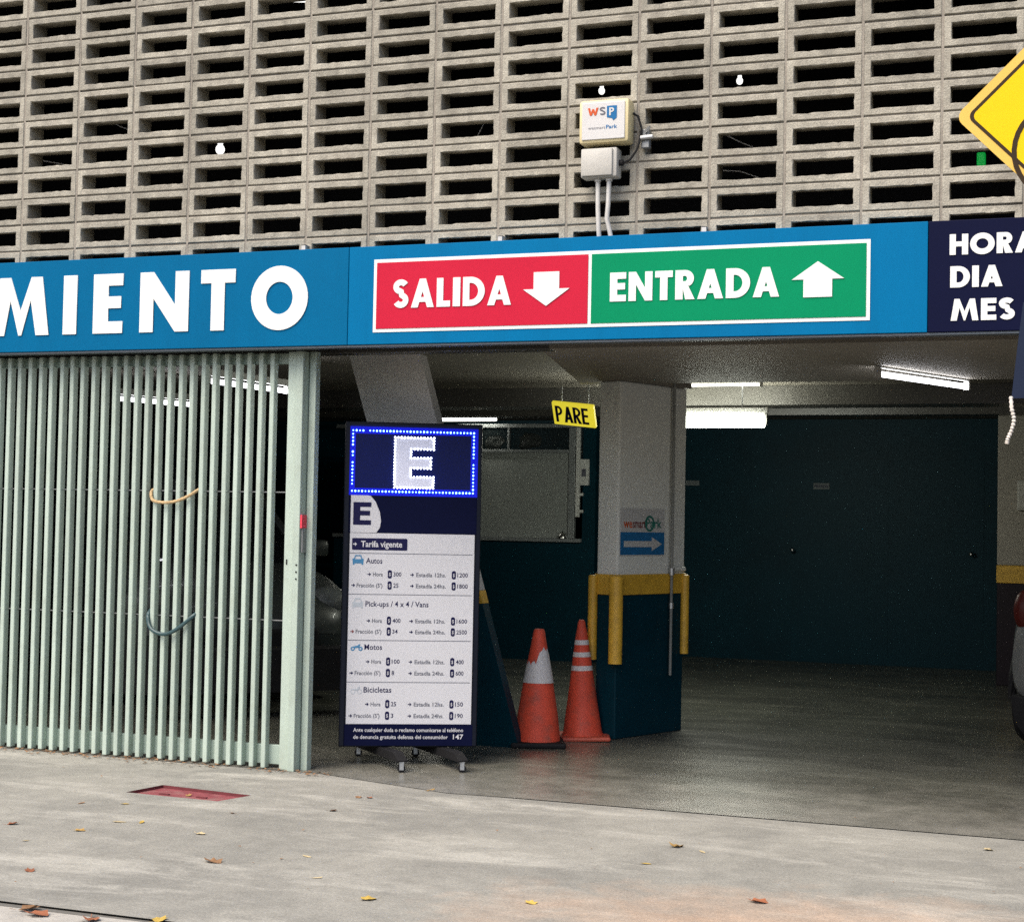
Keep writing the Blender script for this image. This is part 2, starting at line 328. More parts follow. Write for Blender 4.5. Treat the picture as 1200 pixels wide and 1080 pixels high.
# ------------------------------------------------------------------ helpers
class MB:
    """Collects shapes and links them as one mesh object."""
    def __init__(self): self.bm = bmesh.new()
    def box(self, a, b, rot=None, piv=None, bevel=0.0):
        r = bmesh.ops.create_cube(self.bm, size=1)
        vs_ = r['verts']
        c = [(a[i] + b[i]) / 2 for i in range(3)]; s = [abs(b[i] - a[i]) for i in range(3)]
        for v in vs_: v.co = Vector([c[i] + v.co[i] * s[i] for i in range(3)])
        if bevel:
            es = list({e for v in vs_ for e in v.link_edges})
            o = bmesh.ops.bevel(self.bm, geom=es, offset=bevel, segments=2, affect='EDGES', profile=.5)
            vs_ = list({v for f in o['faces'] for v in f.verts} | {v for v in vs_ if v.is_valid})
        if rot:
            bmesh.ops.rotate(self.bm, verts=vs_, cent=piv or c, matrix=rot)
        return self
    def cyl(self, p, q, r, r2=None, n=16, caps=True):
        p, q = Vector(p), Vector(q); d = q - p
        rr = bmesh.ops.create_cone(self.bm, cap_ends=caps, segments=n, radius1=r, radius2=r if r2 is None else r2, depth=d.length)
        m = d.to_track_quat('Z', 'Y').to_matrix().to_4x4(); m.translation = (p + q) / 2
        bmesh.ops.transform(self.bm, matrix=m, verts=rr['verts'])
        return self
    def sphere(self, c, r, n=12, s=(1, 1, 1)):
        rr = bmesh.ops.create_uvsphere(self.bm, u_segments=n, v_segments=max(4, n // 2 + 1), radius=r)
        for v in rr['verts']: v.co = Vector((v.co.x * s[0] + c[0], v.co.y * s[1] + c[1], v.co.z * s[2] + c[2]))
        return self
    def tube(self, pts, r, n=8, wob=0.0):
        pts = [Vector(p) for p in pts]; rings = []
        for i, p in enumerate(pts):
            t = (pts[min(i + 1, len(pts) - 1)] - pts[max(i - 1, 0)]).normalized()
            u = t.cross(Vector((0.13, 0.31, 0.94))).normalized(); v = t.cross(u)
            ri = r * (1 + (wob if i % 2 else -wob))
            rings.append([self.bm.verts.new(p + (u * math.cos(2 * math.pi * k / n) + v * math.sin(2 * math.pi * k / n)) * ri) for k in range(n)])
        for a, b in zip(rings, rings[1:]):
            for k in range(n): self.bm.faces.new((a[k], a[(k + 1) % n], b[(k + 1) % n], b[k]))
        self.bm.faces.new(rings[0][::-1]); self.bm.faces.new(rings[-1])
        return self
    def lathe(self, prof, c=(0, 0, 0), n=28, axis='Z'):
        rings = []
        for (r, z) in prof:
            ring = []
            for k in range(n):
                a = 2 * math.pi * k / n
                x, y = r * math.cos(a), r * math.sin(a)
                co = (x, y, z) if axis == 'Z' else (x, z, y)
                ring.append(self.bm.verts.new(Vector(co) + Vector(c)))
            rings.append(ring)
        for a, b in zip(rings, rings[1:]):
            for k in range(n): self.bm.faces.new((a[k], a[(k + 1) % n], b[(k + 1) % n], b[k]))
        if prof[0][0] > 1e-4: self.bm.faces.new(rings[0][::-1])
        if prof[-1][0] > 1e-4: self.bm.faces.new(rings[-1])
        return self
    def prism(self, poly, y0, y1):
        """poly in (x, z), extruded along y."""
        a = [self.bm.verts.new((x, y0, z)) for x, z in poly]; b = [self.bm.verts.new((x, y1, z)) for x, z in poly]
        n = len(poly)
        self.bm.faces.new(a); self.bm.faces.new(b[::-1])
        for k in range(n): self.bm.faces.new((a[k], b[k], b[(k + 1) % n], a[(k + 1) % n]))
        return self
    def quad(self, *p):
        self.bm.faces.new([self.bm.verts.new(x) for x in p]); return self
    def build(self, name, m, parent=None, smooth=False, loc=None, rotz=None, keep=False):
        if not keep: bmesh.ops.recalc_face_normals(self.bm, faces=self.bm.faces)
        me = bpy.data.meshes.new(name); self.bm.to_mesh(me); self.bm.free()
        me.materials.append(M[m] if isinstance(m, str) else m)
        if smooth:
            me.shade_smooth()
            me.set_sharp_from_angle(angle=R(40))
        return link(name, me, parent, loc, rotz)

def link(name, me, parent=None, loc=None, rotz=None):
    o = bpy.data.objects.new(name, me); COL.objects.link(o)
    if parent is not None: o.parent = parent
    if loc is not None: o.location = loc
    if rotz is not None: o.rotation_euler = (0, 0, rotz)
    return o

def tag(o, label=None, cat=None, group=None, kind=None):
    if label: o['label'] = label
    if cat: o['category'] = cat
    if group: o['group'] = group
    if kind: o['kind'] = kind
    return o

def thing(name, label, cat, loc=(0, 0, 0), rotz=0.0, group=None):
    o = bpy.data.objects.new(name, None); COL.objects.link(o)
    o.empty_display_size = 0.2
    o.location = loc; o.rotation_euler = (0, 0, rotz)
    return tag(o, label, cat, group)

def box(name, a, b, m, parent=None, bevel=0.0):
    return MB().box(a, b, bevel=bevel).build(name, m, parent)

def copy_tree(o, parent=None):
    c = o.copy(); COL.objects.link(c)
    if parent is not None: c.parent = parent
    for ch in list(o.children): copy_tree(ch, c)
    return c

# ---- lettering: bold geometric capitals as closed outlines (unit height)
def arc(cx, cy, rx, ry, a0, a1, n=14):
    return [(cx + rx * math.cos(R(a0 + (a1 - a0) * i / n)), cy + ry * math.sin(R(a0 + (a1 - a0) * i / n))) for i in range(n + 1)]

def glyph(ch, w, s, a=None):
    """returns outlines (outer first, holes after); w width, s stem, a arm thickness, height 1"""
    a = a or s * .8
    if ch == 'I': return [[(0, 0), (w, 0), (w, 1), (0, 1)]]
    if ch == 'E':
        m = .52
        return [[(0, 0), (w, 0), (w, a), (s, a), (s, m - a / 2), (w * .94, m - a / 2), (w * .94, m + a / 2), (s, m + a / 2), (s, 1 - a), (w, 1 - a), (w, 1), (0, 1)]]
    if ch == 'L': return [[(0, 0), (w, 0), (w, a), (s, a), (s, 1), (0, 1)]]
    if ch == 'T': return [[(w / 2 - s / 2, 0), (w / 2 + s / 2, 0), (w / 2 + s / 2, 1 - a), (w, 1 - a), (w, 1), (0, 1), (0, 1 - a), (w / 2 - s / 2, 1 - a)]]
    if ch == 'H':
        m = .52
        return [[(0, 0), (s, 0), (s, m - a / 2), (w - s, m - a / 2), (w - s, 0), (w, 0), (w, 1), (w - s, 1), (w - s, m + a / 2), (s, m + a / 2), (s, 1), (0, 1)]]
    if ch == 'N': return [[(0, 0), (s, 0), (s, .56), (w - s * .98, 0), (w, 0), (w, 1), (w - s, 1), (w - s, .44), (s * .98, 1), (0, 1)]]
    if ch == 'M':
        d = w * .13
        return [[(0, 0), (s * .95, 0), (d + s * .82, .60), (w / 2 - .03, 0), (w / 2 + .03, 0), (w - d - s * .82, .60), (w - s * .95, 0), (w, 0), (w - d, 1), (w - d - s * .8, 1), (w / 2, .42), (d + s * .8, 1), (d, 1)]]
    if ch == 'A':
        t = .30 * s / .28; c = w / 2; q = t * .62
        def xl(y): return (c - q * .72) * y
        def il(y): return s * 1.06 + (c - q * .72) * y
        y0, y1 = .19, .36
        ya = (c - s * 1.06) / (c - q * .72)
        return [[(0, 0), (s * 1.06, 0), (il(y0), y0), (w - il(y0), y0), (w - s * 1.06, 0), (w, 0), (w - xl(1), 1), (xl(1), 1)],
                [(il(y1), y1), (w - il(y1), y1), (c, min(.86, ya))]]
    if ch == 'O': return [arc(w / 2, .5, w / 2, .52, 0, 352, 44), arc(w / 2, .5, w / 2 - s, .52 - s * .95, 0, 352, 44)]
    if ch == 'D':
        return [[(0, 0)] + arc(w - .52 if w > .56 else w * .4, .5, .52 if w > .56 else w * .6, .5, -90, 90, 24) + [(0, 1)],
                [(s, a)] + arc(w - .52 if w > .56 else w * .4, .5, (.52 if w > .56 else w * .6) - s, .5 - a, -90, 90, 24) + [(s, 1 - a)]]
    if ch in 'PR':
        r = .29; cx = max(s * 1.1, w * .93 - r); cy = 1 - r; rx = max(w * .95 - cx, s * 1.05)
        if ch == 'P':
            out = [(0, 0), (s, 0), (s, 1 - 2 * r)] + arc(cx, cy, rx, r, -90, 90, 18) + [(0, 1)]
        else:
            out = [(0, 0), (s, 0), (s, .38), (w - s * 1.25, 0), (w, 0), (cx + rx * .35, 1 - 2 * r + .05)] + arc(cx, cy, rx, r, -60, 90, 16) + [(0, 1)]
        k = a * .9
        return [out, [(s, 1 - 2 * r + k)] + arc(cx, cy, max(.03, rx - s * .9), r - k, -90, 90, 14) + [(s, 1 - k)]]
    if ch == 'S':
        t = a; r1 = .25; cx = w / 2
        mid = arc(cx, .74, w / 2 - t / 2, .26 - t / 2, 25, 270, 20) + arc(cx, .27, w / 2 - t / 2, .27 - t / 2 - .0, 90, -155, 20)[1:]
        L_, R_ = [], []
        for i, p in enumerate(mid):
            p0, p1 = mid[max(0, i - 1)], mid[min(len(mid) - 1, i + 1)]
            dx, dy = p1[0] - p0[0], p1[1] - p0[1]; l = math.hypot(dx, dy) or 1
            L_.append((p[0] - dy / l * t / 2, p[1] + dx / l * t / 2)); R_.append((p[0] + dy / l * t / 2, p[1] - dx / l * t / 2))
        return [L_ + R_[::-1]]
    return [[(0, 0), (w, 0), (w, 1), (0, 1)]]

DG = bpy.context.evaluated_depsgraph_get
def curve_mesh(outlines, depth):
    """closed 2D outlines (x, z) with holes -> mesh facing -Y, depth along Y"""
    cu = bpy.data.curves.new('outline', 'CURVE'); cu.dimensions = '2D'; cu.fill_mode = 'BOTH'; cu.extrude = depth / 2
    for o in outlines:
        sp = cu.splines.new('POLY'); sp.points.add(len(o) - 1)
        for p, q in zip(sp.points, o): p.co = (q[0], q[1], 0, 1)
        sp.use_cyclic_u = True
    ob = bpy.data.objects.new('outline', cu); COL.objects.link(ob)
    me = bpy.data.meshes.new_from_object(ob.evaluated_get(DG()))
    bpy.data.objects.remove(ob); bpy.data.curves.remove(cu)
    for v in me.vertices: v.co = (v.co.x, -v.co.z, v.co.y)
    return me

def shape(name, outlines, m, parent, y, depth=.004):
    me = curve_mesh(outlines, depth)
    me.materials.clear(); me.materials.append(M[m])
    return link(name, me, parent, (0, y - depth / 2, 0))

def letter(ch, x, z, w, h, stem, parent, y, m='white', arm=None, depth=.006, lean=0.0, name='letter'):
    g = glyph(ch, w / h, stem / h, None if arm is None else arm / h)
    return shape(name, [[(x + (px + lean * pz) * h, z + pz * h) for px, pz in o] for o in g], m, parent, y, depth)

def word(s, x0, x1, z, h, stem, parent, y, m='white', arm=None, gap=.12, depth=.004, widths=None):
    wd = {'I': .27, 'E': .56, 'L': .5, 'T': .6, 'H': .76, 'N': .82, 'M': 1.02, 'A': .86, 'O': 1.0, 'D': .8, 'P': .6, 'R': .66, 'S': .58}
    tot = sum(wd[c] for c in s) + gap * (len(s) - 1); k = (x1 - x0) / tot; x = x0
    for c in s:
        letter(c, x, z, wd[c] * k, h, stem, parent, y, m, arm, depth)
        x += (wd[c] + gap) * k

REF = {}
def small_text(s, x0, x1, z, cap, m, parent, y, bold=0.018, name='lettering', sink=.0006):
    """one line of small print: real flat lettering, fitted between x0 and x1 on baseline z"""
    def mk(t):
        cu = bpy.data.curves.new('print', 'FONT'); cu.body = t; cu.size = 1; cu.offset = bold; cu.resolution_u = 2
        ob = bpy.data.objects.new('print', cu); COL.objects.link(ob)
        me = bpy.data.meshes.new_from_object(ob.evaluated_get(DG()))
        bpy.data.objects.remove(ob); bpy.data.curves.remove(cu); return me
    if 'H' not in REF:
        t = mk('H'); REF['H'] = max(v.co.y for v in t.vertices); bpy.data.meshes.remove(t)
    me = mk(s)
    a = min(v.co.x for v in me.vertices); b = max(v.co.x for v in me.vertices)
    for v in me.vertices: v.co = (x0 + (v.co.x - a) / (b - a) * (x1 - x0), 0, z + v.co.y / REF['H'] * cap)
    me.materials.clear(); me.materials.append(M[m])
    return link(name, me, parent, (0, y - sink, 0))

# ------------------------------------------------------------------ ground
JY = -0.215
def sidewalk():
    mb = MB(); bm = mb.bm
    x0, x1, y0, y1 = -40, 50, -3.2, JY - .004
    hole = [(1.50, -.965), (1.545, -.68), (2.125, -.755), (2.06, -.985)]
    V = lambda x, y, z=0: bm.verts.new((x, y, z))
    A, B, B1, B2, C_, D = V(x0, y0), V(x0, .05), V(2.35, .05), V(3.3, y1), V(x1, y1), V(x1, y0)
    a, b, c, d = [V(*p) for p in hole]
    for f in ((A, B, b, a), (B, B1, c, b), (B1, B2, D, d, c), (B2, C_, D), (D, A, a, d)): bm.faces.new(f)
    o = mb.build('sidewalk', 'sidewalk')
    for p in o.data.polygons:
        if p.normal.z < 0: p.flip()
    tag(o, 'pale grey worn concrete sidewalk before the garage', kind='structure')
    t = thing('utility_cover', 'red painted sunken cover in the sidewalk before the gate', 'manhole cover', (1.8, -.84, -.016))
    mb = MB(); zz = -.03
    off = (1.8, -.84, -.03)
    P = [(x - off[0], y - off[1]) for x, y in hole]
    mb.quad(*[(x, y, 0) for x, y in P]); mb.build('plate', 'cover_red', t)
    mb = MB()
    for i in range(4):
        p, q = P[i], P[(i + 1) % 4]
        mb.quad((p[0], p[1], -.005), (q[0], q[1], -.005), (q[0], q[1], .0155), (p[0], p[1], .0155))
    mb.build('pit_side', 'cover_edge', t)
    for u in (.3, .7):
        mx = P[0][0] * (1 - u) + P[3][0] * u; my = -.02
        MB().box((mx - .03, my - .008, .0005), (mx + .03, my + .008, .006)).build('lifting_slot', 'cover_edge', t)
sidewalk()

mb = MB(); mb.quad((3.05, JY - .03, -.006), (50, JY - .03, -.006), (50, JY + .03, -.006), (3.05, JY + .03, -.006))
tag(mb.build('floor_joint', 'gap'), 'dark joint line between sidewalk and garage floor', kind='structure')
mb = MB(); mb.bm.faces.new([mb.bm.verts.new(p) for p in ((-40, .05, .003), (2.1, .045, .003), (3.0, JY - .02, .003), (3.45, JY + .004, .003), (50, JY + .003, .003), (50, 12, .003), (-40, 12, .003))])
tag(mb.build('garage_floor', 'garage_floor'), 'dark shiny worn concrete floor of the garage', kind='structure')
mb = MB(); mb.quad((-250, -260, -.13), (250, -260, -.13), (250, -3.1, -.13), (-250, -3.1, -.13))
mb.quad((-250, -3.1, -.13), (-40, -3.1, -.13), (-40, 240, -.13), (-250, 240, -.13))
mb.quad((50, -3.1, -.13), (250, -3.1, -.13), (250, 240, -.13), (50, 240, -.13))
mb.quad((-40, 12.3, -.13), (50, 12.3, -.13), (50, 240, -.13), (-40, 240, -.13))
tag(mb.build('road', 'asphalt'), 'grey asphalt street along the kerb', kind='structure')
kerb = thing('kerb', 'pale kerb stones along the street edge of the sidewalk', 'kerb')
kerb['kind'] = 'structure'; del kerb['category']
kx = -10.0
for i in range(24):
    l = 0.98
    MB().box((-l / 2, -.12, -.14), (l / 2, .12, 0), bevel=.012).build('kerb_stone', 'kerb', kerb, loc=(kx + l / 2, -3.338 + random.uniform(-.004, .004), -.006 + random.uniform(-.004, .002)))
    kx += l + .012
mb = MB(); mb.box((-40, -3.232, -.2), (50, -3.198, -.008)); o = mb.build('kerb_gap', 'gap'); tag(o, 'dark dirt filled gap behind the kerb stones', kind='structure')

# ------------------------------------------------------------------ garage building
g = thing('parking_garage', 'concrete parking garage with open ground floor behind the blue sign', 'building')
XL, XR = -7.0, 9.6
box('ceiling_slab', (XL, 0.0, 2.60), (XR, 9.6, 2.86), 'ceiling', g)
box('back_wall', (XL, 9.3, 0.0), (XR, 9.6, 2.597), 'teal', g)
box('side_wall', (XL - .3, 0.0, 0.0), (XL - .003, 9.6, 2.86), 'teal', g)
box('side_wall', (XR + .003, 0.0, 0.0), (XR + .3, 9.6, 2.86), 'teal', g)
box('front_wall', (XL, 0.0, 0.0), (-1.9, .25, 2.42), 'concrete_wall', g)
box('front_wall', (7.9, 0.0, 0.0), (XR, .25, 2.42), 'concrete_wall', g)
box('lintel_beam', (XL, 0.003, 2.428), (XR, .26, 2.598), 'beam', g)
mb = MB()
sl = [(3.30, .263), (2.80, 2.52), (XR, 2.52), (XR, .263)]
va = [mb.bm.verts.new((x, y, 2.402)) for x, y in sl]; vb = [mb.bm.verts.new((x, y, 2.597)) for x, y in sl]
mb.bm.faces.new(va); mb.bm.faces.new(vb[::-1])
for k in range(4): mb.bm.faces.new((va[k], va[(k + 1) % 4], vb[(k + 1) % 4], vb[k]))
mb.build('front_soffit', 'ceiling', g)
box('cross_beam', (XL, 5.05, 2.44), (XR, 5.45, 2.598), 'beam', g)
box('cross_beam', (XL, 7.15, 2.50), (XR, 7.40, 2.598), 'beam', g)
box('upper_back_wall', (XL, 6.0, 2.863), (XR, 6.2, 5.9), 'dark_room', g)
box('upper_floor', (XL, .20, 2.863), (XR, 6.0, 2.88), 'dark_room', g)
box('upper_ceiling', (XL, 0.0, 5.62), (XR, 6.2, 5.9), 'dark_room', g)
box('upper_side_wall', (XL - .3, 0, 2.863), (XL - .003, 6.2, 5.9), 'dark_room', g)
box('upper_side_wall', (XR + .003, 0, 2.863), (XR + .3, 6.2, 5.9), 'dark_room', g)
box('roof_band', (XL - .3, -.06, 5.44), (XR + .3, -.003, 6.3), 'concrete_wall', g)
# two teal doors in the back wall
def door(x0, x1, knob, plate=None):
    d = MB().box((x0 + .001, 9.2955, .012), (x1 - .001, 9.2985, 2.16)).build('door', 'door', g)
    MB().cyl((knob, 9.289, 1.195), (knob, 9.225, 1.195), .011, n=10).sphere((knob, 9.215, 1.195), .026, 12).build('door_knob', 'chrome', d, smooth=True)
    if plate:
        p = MB().box((plate - .085, 9.282, 1.85), (plate + .085, 9.2885, 1.915)).build('door_plate', 'plate_grey', d)
        small_text('PRIVADO', plate - .072, plate + .072, 1.867, .03, 'navy_ink', d, 9.2815)
door(2.98, 4.0, 3.0 - .0, 3.29)
door(4.05, 4.97, 4.85)
p = box('wall_plate', (1.80, 9.288, 1.875), (1.95, 9.298, 1.93), 'plate_grey', g)

# ------------------------------------------------------------------ screen block wall
BW, BH, Z0 = 0.392, 0.16, 4.474
wall = thing('screen_block_wall', 'upper wall of stacked hollow concrete screen blocks above the blue sign', 'wall', (0, 0, 2.874))
def block_bm(seed, bm=None, off=(0, 0, 0)):
    rnd = random.Random(seed)
    bm = bm or bmesh.new()
    NX, NZ = 12, 4
    def ring(hw, hh, y, jit):
        pts = []
        for i in range(NX): pts.append((-hw + 2 * hw * i / NX, -hh))
        for i in range(NZ): pts.append((hw, -hh + 2 * hh * i / NZ))
        for i in range(NX): pts.append((hw - 2 * hw * i / NX, hh))
        for i in range(NZ): pts.append((-hw, hh - 2 * hh * i / NZ))
        return [bm.verts.new((x + rnd.uniform(-jit, jit) + off[0], y + off[1], z + rnd.uniform(-jit, jit) + off[2])) for x, z in pts]
    hw, hh = BW / 2 - .0052, BH / 2 - .0046
    rs = [ring(hw, hh, .145, 0), ring(hw, hh, .004, .0007), ring(hw - .004, hh - .004, 0, .0012),
          ring(.1575, .0440, 0.0, .0019), ring(.1545, .0415, .005, .0024), ring(.163, .061, .145, .001)]
    rs.append(rs[0])
    n = len(rs[0])
    for a, b in zip(rs, rs[1:]):
        for k in range(n): bm.faces.new((a[k], a[(k + 1) % n], b[(k + 1) % n], b[k]))
    return bm
variants = []
for s in range(9):
    bm = block_bm(100 + s); bmesh.ops.recalc_face_normals(bm, faces=bm.faces)
    me = bpy.data.meshes.new('block'); bm.to_mesh(me); bm.free(); me.materials.append(M['block']); variants.append(me)
first = None
for i in range(-2, 16):
    for k in range(-5, 11):
        o = link('block', random.choice(variants), wall,
                 ((i + .5) * BW + random.uniform(-.0015, .0015), random.uniform(-.003, .003), Z0 - (k + .5) * BH + BH - BH + random.uniform(-.001, .001) - 2.874))
        o.rotation_euler = (random.uniform(-.008, .008), random.uniform(-.004, .004), random.uniform(-.006, .006))
bm = bmesh.new()
for i in list(range(-18, -2)) + list(range(16, 25)):
    for k in range(-5, 11):
        block_bm(i * 50 + k, bm, ((i + .5) * BW, 0, Z0 - (k + .5) * BH - 2.874))
bmesh.ops.recalc_face_normals(bm, faces=bm.faces)
me = bpy.data.meshes.new('outer_blocks'); bm.to_mesh(me); bm.free(); me.materials.append(M['block'])
o = link('outer_blocks', me, wall); o['kind'] = 'stuff'
mb = MB()
zb, zt = Z0 - 11 * BH - 2.874, Z0 + 5 * BH - 2.874
for i in range(-18, 26): mb.box((i * BW - .0062, .0032, zb), (i * BW + .0062, .11, zt))
for k in range(-5, 12):
    z = Z0 - k * BH - 2.874
    for i in range(-18, 25): mb.box((i * BW + .0064, .0105, z - .0056), ((i + 1) * BW - .0064, .11, z + .0056))
mb.build('mortar', 'mortar', wall)
# small lamps seen through the openings
def bulb(x, y, z, r, label):
    t = thing('hanging_bulb', label, 'lamp', (x, y, z))
    MB().sphere((0, 0, 0), r, 12, (1, 1, 1.15)).sphere((0, 0, r * 1.35), r * .62, 10).build('bulb', 'bulb', t, smooth=True)
    MB().cyl((0, 0, r * 1.7), (0, 0, r + .06), r * .5, n=10).build('socket', 'pale', t)
    MB().cyl((0, 0, r + .06), (0, 0, 5.62 - z), .006, n=6).build('cord', 'black', t)
bulb(-1.02, 4.0, 4.61, .040, 'bright white bulb inside the upper floor above the letters of the blue sign')
bulb(3.548, 4.0, 4.858, .026, 'small white bulb inside the upper floor between the antenna box and the yellow sign')
bulb(2.437, 4.0, 4.863, .026, 'small round bulb inside the upper floor just above the cream antenna box')
t = thing('green_lamp', 'small green lit lamp behind the screen blocks beside the yellow sign', 'lamp', (5.317, 4.0, 4.16))
MB().box((.0, -.03, -.07), (.06, .03, .03), bevel=.01).build('lens', 'green_lamp', t)
MB().cyl((0, 0, .05), (0, 0, 1.46), .008, n=6).build('stem', 'black', t)
t = thing('upper_tube_lamp', 'slanted white tube lamp behind the screen blocks at the top of the photo', 'lamp', (.47, 2.6, 5.33), .5)
MB().cyl((-.35, 0, 0), (.12, 0, .02), .016, n=10).build('tube', 'bulb', t)
MB().box((-.4, -.03, .03), (.2, .03, .06)).cyl((-.1, 0, .06), (-.1, 0, .29), .008, n=6).build('fixture_body', 'fixture', t)

for pts, lab in (([(2.735, .6, 3.62), (2.748, .6, 3.673), (2.769, .6, 3.717), (2.80, .61, 3.79)], 'curved pale wire end in a block opening left of the antenna box'),
                 ([(.15, .6, 3.99), (.216, .6, 3.962), (.276, .6, 3.93), (.40, .6, 3.88)], 'slanting pale wire in a block opening at the upper left'),
                 ([(-.30, .6, 3.74), (-.175, .6, 3.714), (-.05, .6, 3.69)], 'slanting pale wire in the block opening nearest the left edge'),
                 ([(4.26, .6, 3.61), (4.338, .6, 3.567), (4.44, .6, 3.52)], 'slanting pale wire in a block opening right of the antenna box'),
                 ([(4.24, .6, 3.415), (4.34, .6, 3.404), (4.44, .6, 3.365)], 'sagging pale wire in a block opening low right of the antenna box')):
    tag(MB().tube(pts, .0035, 6).build('loose_wire', 'conduit'), lab, 'wire', 'loose wires behind the screen blocks')

# ------------------------------------------------------------------ fascia sign
fs = thing('fascia_sign', 'long blue garage sign board with white letters and SALIDA and ENTRADA panels', 'sign', (0, 0, 0))
FB, FT, FY = 2.404, 2.950, -0.10
def fpanel(x0, x1, m, y=FY): return MB().box((x0, y, FB), (x1, -.004, FT), bevel=.003).build('sign_panel', m, fs)
fpanel(-4.2, 2.286, 'blue_old'); fpanel(2.289, 5.437, 'blue'); fpanel(5.440, 8.4, 'navy')
MB().box((-4.2, FY + .012, FB - .012), (8.4, -.006, FB - .001)).build('bottom_trim', 'box_side', fs)
for x in (1.975, 3.17, 4.3):
    MB().box((x - .012, -.055, FT + .001), (x + .012, -.035, FT + .035)).box((x - .012, -.055, FT + .031), (x + .012, -.004, FT + .036)).build('mounting_bracket', 'conduit', fs)
LY = FY - .0005
# MIENTO
lz, lh, st = 2.503, .352, .098
letter('M', -.115, lz, .415, lh, .098, fs, LY)
letter('I', .400, lz, .096, lh, st, fs, LY)
letter('E', .612, lz, .205, lh, .105, fs, LY, arm=.07)
letter('N', .935, lz, .330, lh, .092, fs, LY)
letter('T', 1.345, lz, .226, lh, .088, fs, LY, arm=.078)
letter('O', 1.676, lz, .362, lh, .096, fs, LY)
def rect(x0, z0, x1, z1): return [(x0, z0), (x1, z0), (x1, z1), (x0, z1)]
def ringrect(x0, z0, x1, z1, t): return [rect(x0, z0, x1, z1), rect(x0 + t, z0 + t, x1 - t, z1 - t)]
shape('white_border', [rect(2.445, 2.470, 5.160, 2.874)], 'white', fs, LY, .003)
shape('red_panel', [rect(2.464, 2.489, 3.692, 2.855)], 'red', fs, LY - .0034, .003)
shape('green_panel', [rect(3.711, 2.489, 5.141, 2.855)], 'green', fs, LY - .0034, .003)
YY = LY - .0068
word('SALIDA', 2.568, 3.262, 2.600, .158, .038, fs, YY, arm=.033, gap=.10)
word('ENTRADA', 3.815, 4.708, 2.600, .152, .040, fs, YY, arm=.034, gap=.09)
def arrow(cx, z0, z1, up):
    hw, sw = .131, .072; zm = z0 + (z1 - z0) * .5
    pts = [(-hw, .5), (-sw, .5), (-sw, 1), (sw, 1), (sw, .5), (hw, .5), (0, 0)]
    pts = [(cx + x, z0 + (1 - q if up else q) * (z1 - z0)) for x, q in pts]
    shape('arrow', [pts], 'white', fs, YY, .004)
arrow(3.461, 2.588, 2.770, False); arrow(4.902, 2.592, 2.772, True)
word('HORA', 5.541, 5.945, 2.779, .101, .029, fs, LY, arm=.024, gap=.08)
word('DIA', 5.545, 5.790, 2.619, .104, .030, fs, LY, arm=.024, gap=.09)
word('MES', 5.549, 5.848, 2.457, .106, .030, fs, LY, arm=.025, gap=.09)

# ------------------------------------------------------------------ boxes and conduits on the block wall
ab = thing('antenna_box', 'cream plastic antenna box with orange and blue parking logo on the block wall', 'box', (3.770, -.095, 3.553), 0)
MB().box((-.138, -.035, -.116), (.138, .075, .116), bevel=.018).build('housing', 'cream', ab, smooth=True)
MB().box((-.118, -.041, -.098), (.118, -.0345, .098), bevel=.003).build('front_label', 'label', ab)
ay = -.0412
shape('logo_letter', [[(-.085 + x * .058, .03 + z * .04) for x, z in ((0, 1), (.2, 1), (.3, .4), (.42, .85), (.58, .85), (.7, .4), (.8, 1), (1, 1), (.8, 0), (.62, 0), (.5, .45), (.38, 0), (.2, 0))]], 'orange_ink', ab, ay, .002)
letter('S', -.020, .030, .032, .042, .008, ab, ay, 'grey_ink', arm=.007, depth=.002, name='logo_letter')
shape('logo_badge', [[(.020, .076), (.074, .076), (.074, .010), (.055, -.002), (.048, .010), (.020, .016)]], 'blue_ink', ab, ay, .002)
letter('P', .033, .024, .028, .042, .009, ab, ay - .0022, 'label', arm=.008, depth=.0015, name='logo_letter')
small_text('wesmart', -.083, .012, -.044, .016, 'grey_ink', ab, ay, .0)
small_text('Park', .016, .078, -.044, .020, 'blue_ink', ab, ay, .02)
jb = thing('junction_box', 'pale grey junction box mounted under the cream antenna box', 'box', (3.742, -.07, 3.338))
MB().box((-.100, -.045, -.078), (.100, .045, .078), bevel=.010).build('box_body', 'pale', jb, smooth=True)
MB().box((-.094, -.060, -.072), (.078, -.0452, .072), bevel=.006).build('lid', 'pale', jb, smooth=True)
MB().cyl((.100, 0, .0), (.122, 0, .0), .016, n=12).build('gland', 'black', jb)
cbl = MB().tube([(3.864, -.07, 3.338), (3.90, -.07, 3.352), (3.935, -.068, 3.40), (3.948, -.06, 3.45), (3.955, -.05, 3.52), (3.935, -.05, 3.585), (3.909, -.06, 3.60)], .006, 6).build('cable', 'black')
tag(cbl, 'black cable looping from the junction box up to the cream antenna box', 'cable')
cl = thing('wall_clamp', 'small rusty metal clamp on the blocks right of the cream antenna box', 'clamp', (3.972, -.02, 3.468))
MB().box((-.022, -.02, -.05), (.022, .02, .05), bevel=.004).build('clamp_plate', 'rod', cl)
MB().cyl((-.02, -.035, .0), (.045, -.03, .005), .012, n=10).cyl((0, -.03, .03), (.03, -.04, .055), .008, n=8).build('bolt', 'metal', cl)
